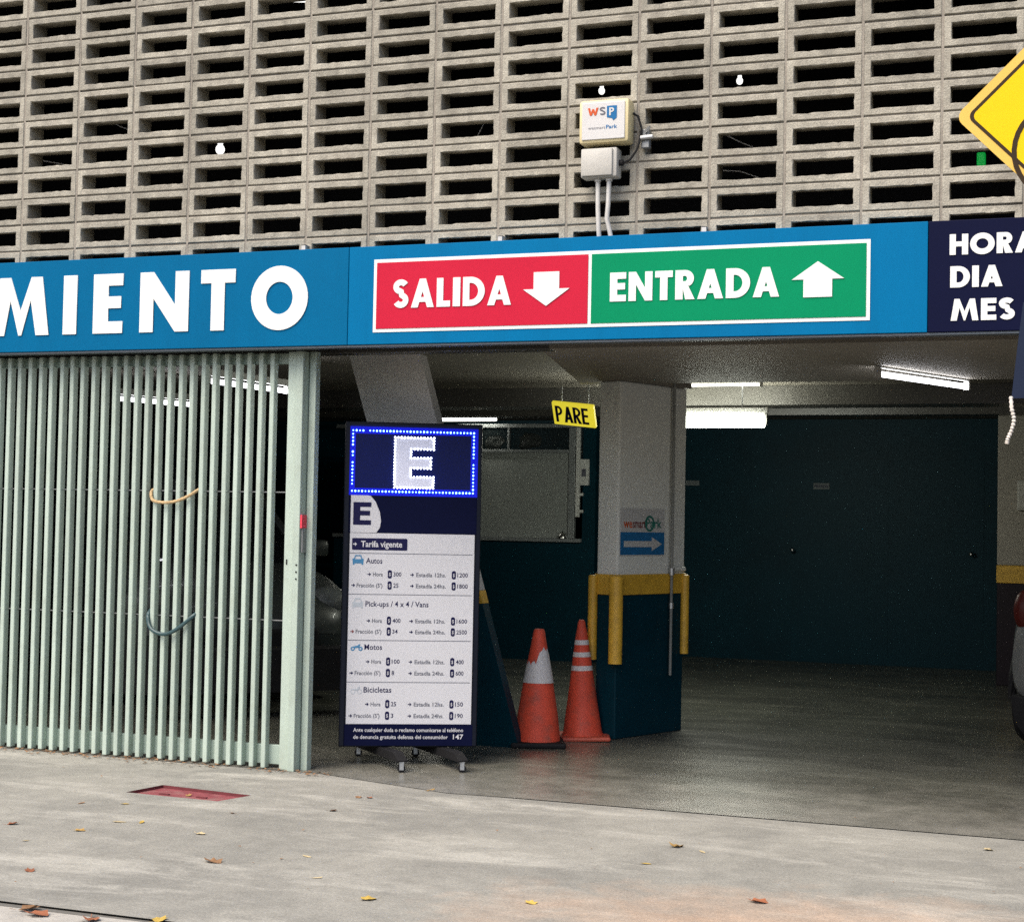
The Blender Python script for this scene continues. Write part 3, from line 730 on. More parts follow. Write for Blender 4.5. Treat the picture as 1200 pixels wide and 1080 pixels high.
for pts, lab in (([(3.726, -.072, 3.258), (3.729, -.072, 3.10), (3.735, -.071, 2.985), (3.737, -.06, 2.93)], 'straight white conduit running down from the junction box'),
                 ([(3.788, -.072, 3.258), (3.785, -.072, 3.12), (3.779, -.072, 3.045), (3.79, -.066, 3.0), (3.803, -.058, 2.93)], 'bent white conduit running down from the junction box')):
    o = thing('conduit', lab, 'conduit', (0, 0, 0), group='white conduits under the junction box')
    MB().tube(pts, .0125, 10).build('pipe', 'conduit', o, smooth=True)
    MB().cyl((pts[0][0], pts[0][1], 3.245), (pts[0][0], pts[0][1], 3.2595), .018, n=12).build('collar', 'conduit', o)

# ------------------------------------------------------------------ sliding gate
gt = thing('sliding_gate', 'pale green sliding gate of upright bars at the left of the entrance', 'gate', (0, .06, 0))
def bar_mesh():
    bm = bmesh.new(); r = bmesh.ops.create_cube(bm, size=1)
    for v in r['verts']: v.co = Vector((v.co.x * .0290, v.co.y * .046 + .019, (v.co.z + .5) * 2.375 + .012))
    bmesh.ops.bevel(bm, geom=[e for e in bm.edges if abs(e.verts[0].co.z - e.verts[1].co.z) > 1], offset=.0025, segments=2, affect='EDGES')
    me = bpy.data.meshes.new('bar'); bm.to_mesh(me); bm.free(); me.materials.append(M['gate']); return me
bme = bar_mesh()
for k in range(-24, 24):
    o = link('bar', bme, gt, (-.022 + .0764 * k + random.uniform(-.001, .001), random.uniform(-.001, .001), random.uniform(-.004, .002)))
    o.rotation_euler = (random.uniform(-.0008, .0008), random.uniform(-.0007, .0007), 0)
box('top_rail', (-1.95, .040, 2.325), (1.83, .075, 2.388), 'gate_rail', gt, .003)
box('bottom_rail', (-1.95, .040, .025), (1.83, .075, .135), 'gate_rail', gt, .003)
for z in (1.583, .847):
    MB().cyl((-1.95, .030, z), (1.83, .030, z), .0035, n=6).build('tie_rod', 'rod', gt)
box('end_post', (1.840, -.006, .0), (1.898, .075, 2.392), 'gate', gt, .004)
box('end_post', (1.901, -.022, .0), (1.944, .075, 2.392), 'gate', gt, .004)
box('receiver_post', (1.950, .045, .0), (1.992, .100, 2.395), 'gate', gt, .004)
l = box('lock_plate', (1.946, -.004, 1.24), (1.956, .040, 1.40), 'rod', gt, .002)
MB().box((1.946, -.018, 1.38), (1.957, .040, 1.455)).build('red_tag', 'red_tape', l)
for z in (1.17, 1.13, 1.09): MB().cyl((1.93, -.0265, z), (1.93, -.0215, z), .005, n=8).build('bolt', 'black', gt)
box('slot', (1.855, -.0085, 1.17), (1.863, -.0055, 1.20), 'black', gt)
trk = thing('gate_track', 'dark steel track under the sign where the sliding gate runs', 'track', (0, .2, 2.41))
box('track_rail', (-1.9, .06, -.012), (3.35, .19, .013), 'beam', trk, .004)
for x in (-1.2, .4, 2.0, 3.1): box('hanger', (x - .03, .05, .0132), (x + .03, .061, .10), 'rod', trk)

def loop(pts, r, m, name, lab, cat, wob):
    P_ = []
    for i in range(len(pts) - 1):
        for t in range(6):
            u = t / 6
            p0, p1, p2, p3 = [Vector(pts[max(0, min(len(pts) - 1, i + j))]) for j in (-1, 0, 1, 2)]
            P_.append(0.5 * ((2 * p1) + (p2 - p0) * u + (2 * p0 - 5 * p1 + 4 * p2 - p3) * u * u + (3 * p1 - p0 - 3 * p2 + p3) * u ** 3))
    P_.append(Vector(pts[-1]))
    return tag(MB().tube(P_, r, 8, wob).build(name, m, smooth=True), lab, cat)
loop([(.965, .11, 1.605), (.945, .06, 1.58), (.955, .042, 1.54), (.985, .030, 1.520), (1.06, .026, 1.512), (1.14, .026, 1.523), (1.21, .034, 1.552), (1.255, .06, 1.587), (1.262, .115, 1.61)],
     .0095, 'rope', 'rope', 'tan rope looped round the gate bars, upper of two loops', 'rope', .1)
loop([(.955, .11, .90), (.945, .06, .855), (.96, .04, .80), (.995, .028, .762), (1.06, .024, .742), (1.12, .024, .752), (1.19, .030, .795), (1.26, .06, .862), (1.268, .115, .885)],
     .0115, 'hose', 'hose', 'dark green hose looped round the gate bars, lower of two loops', 'hose', .0)

# ------------------------------------------------------------------ leaning strut, pillars
sp = thing('leaning_strut', 'grey leaning concrete strut with dark teal foot behind the price board', 'pillar', (0, 1.5, 0))
def strut_piece(name, z0, z1, m, grow=0.0):
    mb = MB(); v = []
    for z in (z0, z1):
        xr, yf = 2.745 - .137 * z, .05 - .385 * z
        v.append([mb.bm.verts.new(p) for p in ((xr - .465 - grow, yf - grow, z), (xr + grow, yf - grow, z), (xr + grow, yf + .10 + grow, z), (xr - .465 - grow, yf + .10 + grow, z))])
    mb.bm.faces.new(v[0][::-1]); mb.bm.faces.new(v[1])
    for k in range(4): mb.bm.faces.new((v[0][k], v[0][(k + 1) % 4], v[1][(k + 1) % 4], v[1][k]))
    mb.build(name, m, sp)
strut_piece('strut_shaft', 1.012, 2.424, 'strut'); strut_piece('yellow_band', .93, 1.011, 'yellow_paint', .002); strut_piece('strut_foot', .003, .929, 'teal')

mb_cap = MB().box((-.02, -.02, 2.4005), (.80, .20, 2.597)).build('pillar_head', 'ceiling', None)
pl = thing('concrete_pillar', 'white square pillar with yellow guards and dark teal foot in mid garage', 'pillar', (3.169, 2.239, 0), math.atan2(.936, .351))
# local x runs along the wide face, local y along the narrow face; the near corner is the origin
W_, D_ = .775, .175
MB().box((0, .0, 1.0), (W_, D_, 2.40), bevel=.012).build('pillar_shaft', 'pillar', pl)
mb_cap.parent = pl
MB().box((.003, .003, .003), (W_ - .003, D_ - .003, .999), bevel=.008).build('pillar_foot', 'teal', pl)
MB().box((-.012, -.012, .962), (W_ + .012, D_ + .012, 1.100), bevel=.006).build('yellow_band', 'yellow_paint', pl)
def guard(x, y, z0, r): MB().cyl((x, y, z0), (x, y, 1.085), r, n=20).sphere((x, y, 1.085), r, 14, (1, 1, .25)).build('corner_guard', 'yellow_paint', pl, smooth=True)
guard(-.030, -.016, .510, .046)
guard(-.018, D_ + .015, .525, .032)
guard(W_ - .012, -.014, .54, .030)
cdt = thing('wall_conduit', 'thin grey conduit with couplings down the wide face of the white pillar', 'conduit', (3.169, 2.239, 0), math.atan2(.936, .351))
MB().cyl((.585, -.026, .40), (.585, -.026, 2.43), .010, n=10).build('pipe', 'pipe_grey', cdt, smooth=True)
MB().cyl((.585, -.026, 1.09), (.585, -.026, 1.14), .019, n=10).cyl((.585, -.026, .86), (.585, -.026, .90), .017, n=10).build('coupling', 'metal', cdt, smooth=True)
MB().cyl((.64, -.006, 1.13), (.76, -.006, 1.13), .018, n=10).build('side_stub', 'pillar', cdt, smooth=True)
# direction plate on the wide face
ds = thing('direction_plate', 'white and blue plate with right arrow on the wide face of the white pillar', 'sign', (3.169, 2.239, 0), math.atan2(.936, .351))
MB().box((.015, -.006, 1.225), (.520, -.001, 1.545), bevel=.0015).build('plate', 'label', ds)
shape('blue_panel', [rect(.018, 1.232, .517, 1.385)], 'blue_ink', ds, -.0063, .0015)
shape('arrow', [[(.055, 1.285), (.37, 1.285), (.37, 1.258), (.487, 1.305), (.37, 1.352), (.37, 1.325), (.055, 1.325)]], 'label', ds, -.0081, .0015)
small_text('we', .050, .150, 1.415, .060, 'orange_ink', ds, -.0065, .02)
small_text('smart', .155, .300, 1.415, .060, 'purple_ink', ds, -.0065, .015)
small_text('Park', .305, .485, 1.415, .065, 'teal_ink', ds, -.0065, .02)
shape('logo_ring', [arc(.345, 1.445, .055, .055, 0, 350, 24), arc(.345, 1.445, .038, .040, 0, 350, 24)], 'teal_ink', ds, -.0067, .001)

rp = thing('concrete_pillar', 'beige pillar with yellow band and dark foot at the right end of the back wall', 'pillar', (5.215, 7.70, 0))
MB().box((0, 0, 1.122), (.62, .5, 2.598), bevel=.01).build('pillar_shaft', 'beige', rp)
MB().box((-.004, -.004, .956), (.624, .504, 1.121), bevel=.004).build('yellow_band', 'yellow_paint', rp)
MB().box((.001, .001, .003), (.619, .499, .955), bevel=.006).build('pillar_foot', 'maroon', rp)
eb = thing('switch_box', 'small grey switch box on the beige pillar', 'box', (5.49, 7.66, 1.775))
MB().box((-.095, -.035, -.14), (.095, .039, .14), bevel=.01).build('box_body', 'pale', eb)
MB().box((-.082, -.041, -.12), (.082, -.0352, .12), bevel=.004).build('lid', 'pale', eb)

# ------------------------------------------------------------------ attendant booth
bt = thing('attendant_booth', 'dark attendant booth with framed window behind the orange cones', 'booth', (0, 7.9, 0))
box('booth_wall', (-1.8, 0, .003), (1.20, .10, 1.235), 'teal', bt)
box('booth_wall', (1.06, .0, 1.237), (1.20, .10, 2.498), 'teal', bt)
box('booth_side', (1.10, .102, .003), (1.20, 1.39, 2.498), 'teal', bt)
box('counter_ledge', (-1.8, -.05, 1.237), (1.06, .02, 1.275), 'booth_frame', bt, .004)
fr = box('window_frame', (-1.8, -.01, 2.43), (1.06, .05, 2.47), 'booth_frame', bt, .003)
box('mullion', (-.135, -.01, 1.277), (-.085, .05, 2.428), 'booth_white', fr, .003)
box('mullion', (.905, -.01, 1.277), (.975, .05, 2.428), 'booth_frame', fr, .003)
box('transom', (-.083, -.006, 2.17), (.903, .046, 2.20), 'booth_frame', fr, .003)
box('mullion', (.215, -.006, 2.202), (.235, .044, 2.428), 'booth_frame', fr, .002)
box('pane', (-.083, .018, 1.277), (.903, .024, 2.168), 'frosted', fr)
box('pane', (-.083, .018, 2.202), (.213, .024, 2.428), 'glass', fr)
box('pane', (.237, .018, 2.202), (.903, .024, 2.428), 'glass', fr)
box('blind', (-1.7, .07, 1.277), (.90, .076, 2.16), 'blind', bt)
box('white_post', (.992, -.035, 1.50), (1.035, .0, 2.43), 'booth_white', bt, .003)
sb = box('switch_panel', (1.036, -.04, 1.83), (1.135, -.005, 2.10), 'booth_white', bt, .004)
MB().box((1.06, -.044, 1.92), (1.105, -.0402, 2.0)).build('switch', 'grey_ink', sb)
for z in (1.545, 1.72): box('hinge', (1.036, -.03, z), (1.075, -.008, z + .03), 'booth_white', bt)
bl = thing('booth_lamp', 'lit tube lamp along the top of the attendant booth window', 'lamp', (-.36, 7.80, 2.515))
MB().cyl((-.5, 0, 0), (.48, 0, 0), .020, n=12).build('tube', 'tube', bl)
box('fixture_body', (-.55, -.04, .024), (.53, .04, .08), 'fixture', bl)
for i, (x, z, s, lab) in enumerate(((.02, 2.25, .05, 'crumpled clear bag on the booth shelf, left of two'), (.42, 2.26, .06, 'crumpled clear bag on the booth shelf, right of two'))):
    bm = bmesh.new(); bmesh.ops.create_icosphere(bm, subdivisions=2, radius=s * 1.6)
    rr = random.Random(i)
    for v in bm.verts: v.co *= rr.uniform(.65, 1.2); v.co.x *= 1.4
    mb = MB(); mb.bm.free(); mb.bm = bm
    tag(mb.build('plastic_bag', 'headlight', loc=(x, 8.02, z + .03)), lab, 'bag')
box('shelf', (-1.7, .10, 2.175), (1.06, .30, 2.19), 'booth_frame', bt)
rg = thing('desk_bell', 'small chrome item on the booth counter at the right end of the window', 'bell', (.86, 7.87, 1.275))
MB().lathe([(.05, 0), (.05, .012), (.04, .04), (.02, .058), (.001, .062)]).build('dome', 'chrome', rg, smooth=True)
MB().cyl((0, 0, .062), (0, 0, .075), .008, n=8).build('button', 'black', rg)

# ------------------------------------------------------------------ PARE sign
ps = thing('stop_light_sign', 'lit yellow PARE sign hanging beside the white pillar', 'sign', (2.772, 2.46, 2.190), R(14))
MB().box((-.156, -.014, -.088), (.156, .014, .088), bevel=.004).build('light_box', 'pare_lit', ps)
for c, x in zip('PARE', (-.135, -.072, -.002, .062)):
    wdt = {'P': .056, 'A': .066, 'R': .060, 'E': .050}[c]
    letter(c, x, -.064, wdt, .128, .0195, ps, -.0145, 'navy_ink', arm=.018, depth=.002)
PM = Matrix(((0.99250, 0.11195, 0.04913), (-0.06500, 0.82353, -0.56354), (-0.10355, 0.55612, 0.82463)))
ps.rotation_euler = PM.to_euler()
for hx in (-.10, .10):
    a = Vector((hx, .012, .02)); up = PM.transposed() @ Vector((0, 0, 1))
    MB().cyl(a, a + up * (.197 - (PM @ a).z), .005, n=6).build('hanger_rod', 'rod', ps)

# ------------------------------------------------------------------ fluorescent lights
def tube_light(p, q, m, lab, drop=.035, r=.018, top_z=2.598, grp='fluorescent tube lights under the garage ceiling'):
    p, q = Vector(p), Vector(q); d = q - p
    t = thing('fluorescent_light', lab, 'light', (p + q) / 2, math.atan2(d.y, d.x), grp)
    h = d.length / 2; top = top_z - t.location.z
    MB().cyl((-h, 0, 0), (h, 0, 0), r, n=14).build('tube', m, t, smooth=True)
    MB().box((-h - .03, -.016, drop), (h + .03, .016, min(top, drop + .05)), bevel=.004).build('fixture_body', 'fixture', t)
    for s in (-1, 1): box('tube_holder', (s * (h + .002), -.02, -.022), (s * (h + .022), .02, drop - .001), 'fixture', t)
    if top > drop + .06: [MB().cyl((q_ * h * .7, 0, drop + .05), (q_ * h * .7, 0, top), .006, n=6).build('hanger_rod', 'rod', t) for q_ in (-1, 1)]
    return t
tube_light((4.978, 1.525, 2.355), (5.391, 2.477, 2.355), 'tube_cool', 'lit tube light slanting under the ceiling right of the white pillar', top_z=2.40, r=.017)
tube_light((2.47, 4.55, 2.275), (3.66, 4.55, 2.268), 'tube_green', 'thick glowing light tube hanging low beside the white pillar', r=.05, drop=.06)
tube_light((3.04, 4.50, 2.567), (3.63, 4.50, 2.553), 'tube', 'thin light tube tight under the ceiling above the thick glowing tube', r=.009, drop=.018)
tube_light((.485, 1.43, 2.36), (.603, 2.30, 2.36), 'tube_cool', 'lit tube light seen through the right bars of the green gate')
tube_light((-1.188, 2.84, 2.36), (-.934, 3.52, 2.36), 'tube_cool', 'short lit tube light seen through the middle bars of the green gate')

# ------------------------------------------------------------------ price board
PB = thing('price_board', 'tall navy price board on casters with lit blue E panel and tariff list', 'sign', (2.3674, .5148, 0), math.atan2(.468, .884))
bx0, bx1, bz0, bz1 = -.341, .466, .112, 2.010
MB().box((bx0, 0, bz0), (bx1, .10, bz1), bevel=.006).build('cabinet', 'cabinet', PB)
MB().box((bx0 + .006, -.012, bz0 + .01), (bx0 + .026, -.0005, bz1 - .01)).box((bx1 - .026, -.012, bz0 + .01), (bx1 - .006, -.0005, bz1 - .01)).build('frame_strip', 'cabinet', PB)
SU0, SU1 = -.303, .430
def U(px, py): return -.303 + (px - (410.4 - (py - 623.5) * .01826)) * .00503      # tariff sheet layout units -> metres on the board
def Zc(py): return 1.357 - (py - 624) * .004965
shape('led_panel', [rect(-.325, 1.575, .445, 1.992)], 'led_panel', PB, -.0006, .004)
LB = (-.298, 1.602, .414, 1.957)
shape('led_glow_band', ringrect(LB[0] - .026, LB[1] - .024, LB[2] + .026, LB[3] + .024, .042), 'led_glow_band', PB, -.0050, .0015)  # blue glow of the LEDs on the panel, painted as a faintly emissive frame
def dots(pts, r, m, name):
    mb = MB()
    for x, z in pts: mb.sphere((x, -.0085, z), r * random.uniform(.75, 1.12), 6, (1, .6, 1))
    o = mb.build(name, m, PB); o['kind'] = 'stuff'; return o
pts = []
nx, nz = 36, 17
for i in range(nx + 1): pts += [(LB[0] + (LB[2] - LB[0]) * i / nx, LB[1]), (LB[0] + (LB[2] - LB[0]) * i / nx, LB[3])]
for i in range(1, nz): pts += [(LB[0], LB[1] + (LB[3] - LB[1]) * i / nz), (LB[2], LB[1] + (LB[3] - LB[1]) * i / nz)]
dots([p for p in pts if random.random() > .05], .0058, 'led_blue', 'led_dots')
ex, ez, ew, eh = -.052, 1.626, .230, .296
eo = [(0, 0), (1, 0), (1, .22), (.42, .22), (.42, .39), (.93, .39), (.93, .60), (.42, .60), (.42, .77), (1, .77), (1, 1), (0, 1)]
eo = [(ex + a * ew, ez + b * eh) for a, b in eo]
shape('led_letter', [eo], 'led_letter', PB, -.0068, .004)
pts = []
for a, b in zip(eo, eo[1:] + eo[:1]):
    l = math.hypot(b[0] - a[0], b[1] - a[1]); n = max(1, round(l / .0185))
    pts += [(a[0] + (b[0] - a[0]) * i / n, a[1] + (b[1] - a[1]) * i / n) for i in range(n)]
for i, p in enumerate(pts): pts[i] = (p[0], p[1])
mb = MB()
for x, z in pts: mb.sphere((x, -.0125, z), .0062 * random.uniform(.85, 1.1), 6, (1, .6, 1))
o = mb.build('letter_led_dots', 'led_white', PB); o['kind'] = 'stuff'
shape('header_panel', [rect(-.318, 1.360, .440, 1.572)], 'navy', PB, -.0008, .003)
shape('logo_shape', [[(-.302, 1.359), (-.302, 1.578)] + [(-.302 + x, 1.36 + z) for x, z in ((.06, .222), (.115, .215), (.145, .18), (.170, .12), (.178, .07), (.172, .03), (.152, 0))]], 'sheet', PB, -.0040, .0015)
letter('E', -.287, 1.405, .104, .132, .040, PB, -.0058, 'navy_ink', arm=.027, depth=.0015, name='logo_letter')
shape('tariff_sheet', [rect(SU0, .245, SU1, 1.357)], 'sheet', PB, -.0010, .003)
sy = -.0042
def r2(x0, y0, x1, y1, m, name='print', y=sy): return shape(name, [rect(U(x0, y0), Zc(y1), U(x1, y0), Zc(y0))], m, PB, y, .0008)
def rrect(x0, y0, x1, y1, r):
    out = []
    for cx, cz, a in ((x1 - r, y1 - r, 0), (x0 + r, y1 - r, 90), (x0 + r, y0 + r, 180), (x1 - r, y0 + r, 270)): out += arc(cx, cz, r, r, a, a + 90, 5)
    return out
def parrow(x, y, m='navy_ink', s=1.0, yy=sy):
    u, z = U(x, y), Zc(y)
    k = .0075 * s
    shape('print_arrow', [[(u - 1.6 * k, z - .35 * k), (u, z - .35 * k), (u - .3 * k, z - 1.2 * k), (u + .1 * k, z - 1.2 * k), (u + 1.3 * k, z), (u + .1 * k, z + 1.2 * k), (u - .3 * k, z + 1.2 * k), (u, z + .35 * k), (u - 1.6 * k, z + .35 * k)]], m, PB, yy, .0008)
def ptext(s, x0, x1, y, cap, m='navy_ink', bold=.018, yy=sy): small_text(s, U(x0, y), U(x1, y), Zc(y), cap * .004965, m, PB, yy, bold, sink=.0004)
shape('tariff_tab', [rrect(U(412.6, 644), Zc(644), U(477, 644), Zc(630), .008)], 'navy_ink', PB, sy, .0008)
parrow(416.3, 637.2, 'sheet', 1.1, sy - .001); ptext('Tarifa vigente', 423, 471, 640.2, 7, 'sheet', .02, sy - .001)
for y in (647.8, 696, 750, 799): r2(410.5 - (y - 624) * .018, y - .35, 554 - (y - 624) * .018, y + .35, 'grey_ink', 'rule')
def car_icon(x0, x1, y0, y1, m, tall):
    a, b = U(x0, y1), U(x1, y1); c, d = Zc(y1), Zc(y0); w_, h_ = b - a, d - c
    q = lambda pts: [(a + x * w_, c + z * h_) for x, z in pts]
    shape('vehicle_icon', [q([(.05, 0), (.2, 0), (.2, .14), (.8, .14), (.8, 0), (.95, 0), (.97, .45), (1.0, .58), (.9, .66), (.86, .6), (.76, 1), (.24, 1), (.14, .6), (.1, .66), (0, .58), (.03, .45)]),
                           q([(.24, .58), (.76, .58), (.69, .88), (.31, .88)])], m, PB, sy, .0008)
car_icon(413, 426.5, 650, 661.5, 'icon', 0); car_icon(413, 426, 700.5, 712.5, 'icon_pale', 1)
def bike_icon(x0, x1, y0, y1, m, heavy):
    a, c = U(x0, y1), Zc(y1); w_, h_ = U(x1, y1) - a, Zc(y0) - c; r = h_ * .32
    t = r * (.55 if heavy else .22)
    for cx in (a + r, a + w_ - r): shape('vehicle_icon', [arc(cx, c + r, r, r, 0, 340, 16), arc(cx, c + r, r - t, r - t, 0, 340, 16)], m, PB, sy, .0008)
    k = .2 if heavy else .07
    shape('vehicle_icon', [[(a + w_ * x, c + h_ * z) for x, z in ((.15, .62), (.55, .62 + k * .8), (.72, 1.0), (.8, .98), (.68, .5), (.5, .45), (.3, .62 - k))]], m, PB, sy - .0009, .0008)
bike_icon(411.5, 425.5, 754.5, 762.5, 'icon', True); bike_icon(411.5, 425, 804, 813, 'icon_pale', False)
for s, x0, x1, y in (('Autos', 429, 448, 659.6), ('Pick-ups / 4 x 4 / Vans', 428.5, 502, 710.3), ('Motos', 427.5, 448, 761), ('Bicicletas', 426.7, 459, 811)): ptext(s, x0, x1, y, 6.4, 'navy_ink', .014)
rows = ((674.6, '300', '1200'), (687.8, '25', '1800'), (729.2, '400', '1600'), (742, '34', '2500'), (777.2, '100', '400'), (790.6, '8', '600'), (827, '25', '150'), (840.6, '3', '190'))
for i, (y, a, b) in enumerate(rows):
    if i % 2 == 0: parrow(433 - (y - 674) * .014, y - 2.2); ptext('Hora', 437 - (y - 674) * .014, 448.6 - (y - 674) * .014, y, 4.6, 'grey_ink', .022)
    else: parrow(414.8 - (y - 674) * .018, y - 2.2, 'purple_ink' if i == 3 else 'navy_ink'); ptext("Fracción (5')", 418.4 - (y - 674) * .018, 448.4 - (y - 674) * .018, y, 4.6, 'grey_ink', .022)
    parrow(483 - (y - 674) * .016, y - 2.2); ptext('Estadía 12hs.' if i % 2 == 0 else 'Estadía 24hs.', 487.5 - (y - 674) * .016, 522.5 - (y - 674) * .016, y, 4.6, 'grey_ink', .022)
    for px_, val in ((456.7, a), (531.6, b)):
        px_ -= (y - 674) * .016
        shape('price_pill', [rrect(U(px_ - 2.4, y), Zc(y + 2.4), U(px_ + 2.4, y), Zc(y - 7.4), .010)], 'navy_ink', PB, sy, .0008)
        ptext('$', px_ - 1.0, px_ + 1.0, y - .5, 4, 'sheet', .01, sy - .001)
        n = len(val); ptext(val, px_ + 4.2, px_ + 4.2 + 3.1 * n, y - .1, 5, 'navy_ink', .014)
shape('footer_panel', [rect(-.318, .120, .440, .243)], 'navy', PB, -.0008, .003)
ptext('Ante cualquier duda o reclamo comunicarse al teléfono', 415, 543, 857, 4.4, 'sheet', .012)
ptext('de denuncia gratuita defensa del consumidor', 415, 525, 865.2, 4.4, 'sheet', .012); ptext('147', 531, 543, 865.4, 5.6, 'sheet', .016)
for x in (-.10, .246):
    f = MB().prism([(-.30, .128), (-.36, .090), (-.36, .082), (.36, .082), (.36, .090), (.28, .128)], -.03, .03).build('foot', 'black', PB)
    f.rotation_euler = (0, 0, R(-71)); f.location = (x, .065, -.018)
    for s in (-1, 1):
        c = MB().cyl((0, -.014, .025), (0, .014, .025), .023, n=16).build('caster', 'black', PB, loc=(x + s * .111, .065 - s * .32, 0))
        MB().box((-.012, -.020, .018), (.012, -.0155, .058)).box((-.012, .0155, .018), (.012, .020, .058)).box((-.014, -.020, .0585), (.014, .020, .064)).build('caster_fork', 'metal', c)

# ------------------------------------------------------------------ cones
c1 = thing('traffic_cone', 'orange cone with black base and torn white sleeve, left of the two', 'cone', (2.800, 1.74, .003), .4, 'orange cones by the white pillar')
MB().box((-.175, -.175, 0), (.175, .175, .035), bevel=.012).build('base', 'black', c1)
MB().lathe([(.150, .036), (.147, .06), (.130, .20), (.104, .36), (.080, .50), (.056, .62), (.036, .735), (.030, .747), (.018, .745), (.016, .70)], n=32).build('cone_body', 'orange', c1, smooth=True)
bm = bmesh.new(); n = 22; rings = []
rr = random.Random(5)
for j in range(7):
    ring = []
    for k in range(n):
        u = k / (n - 1); a = R(-190 + 196 * u); top = .535 + .085 * max(0, min(1, (u - .42) / .16)) - .03 * max(0, u - .8) / .2 + .012 * math.sin(k * 1.9) + rr.uniform(-.006, .006)
        z = .405 + (top - .405) * j / 6; r = .1005 - (z - .38) * .190 + .003 + rr.uniform(-.001, .002)
        ring.append(bm.verts.new((r * math.cos(a), r * math.sin(a), z)))
    rings.append(ring)
for a, b in zip(rings, rings[1:]):
    for k in range(n - 1): bm.faces.new((a[k], a[k + 1], b[k + 1], b[k]))
mb = MB(); mb.bm.free(); mb.bm = bm; mb.build('white_sleeve', 'tape', c1, smooth=True)
c2 = thing('traffic_cone', 'orange cone with orange base and three pale bands, right of the two', 'cone', (2.958, 2.20, .003), .35, 'orange cones by the white pillar')
c2.rotation_euler = (0, R(-1.5), R(20))
MB().box((-.180, -.180, 0), (.180, .180, .028), bevel=.012).build('base', 'orange_dark', c2)
def c2r(z): return .130 - (z - .03) * .137
MB().lathe([(.142, .0285), (.130, .045), (c2r(.25), .25), (c2r(.5), .5), (c2r(.70), .70), (.030, .735), (.024, .775), (.016, .79), (.001, .792)], n=32).build('cone_body', 'orange', c2, smooth=True)
for z in (.455, .545, .625): MB().lathe([(c2r(z) + .0015, z), (c2r(z + .032) + .0015, z + .032)], n=32).build('reflective_band', 'tape', c2, smooth=True)

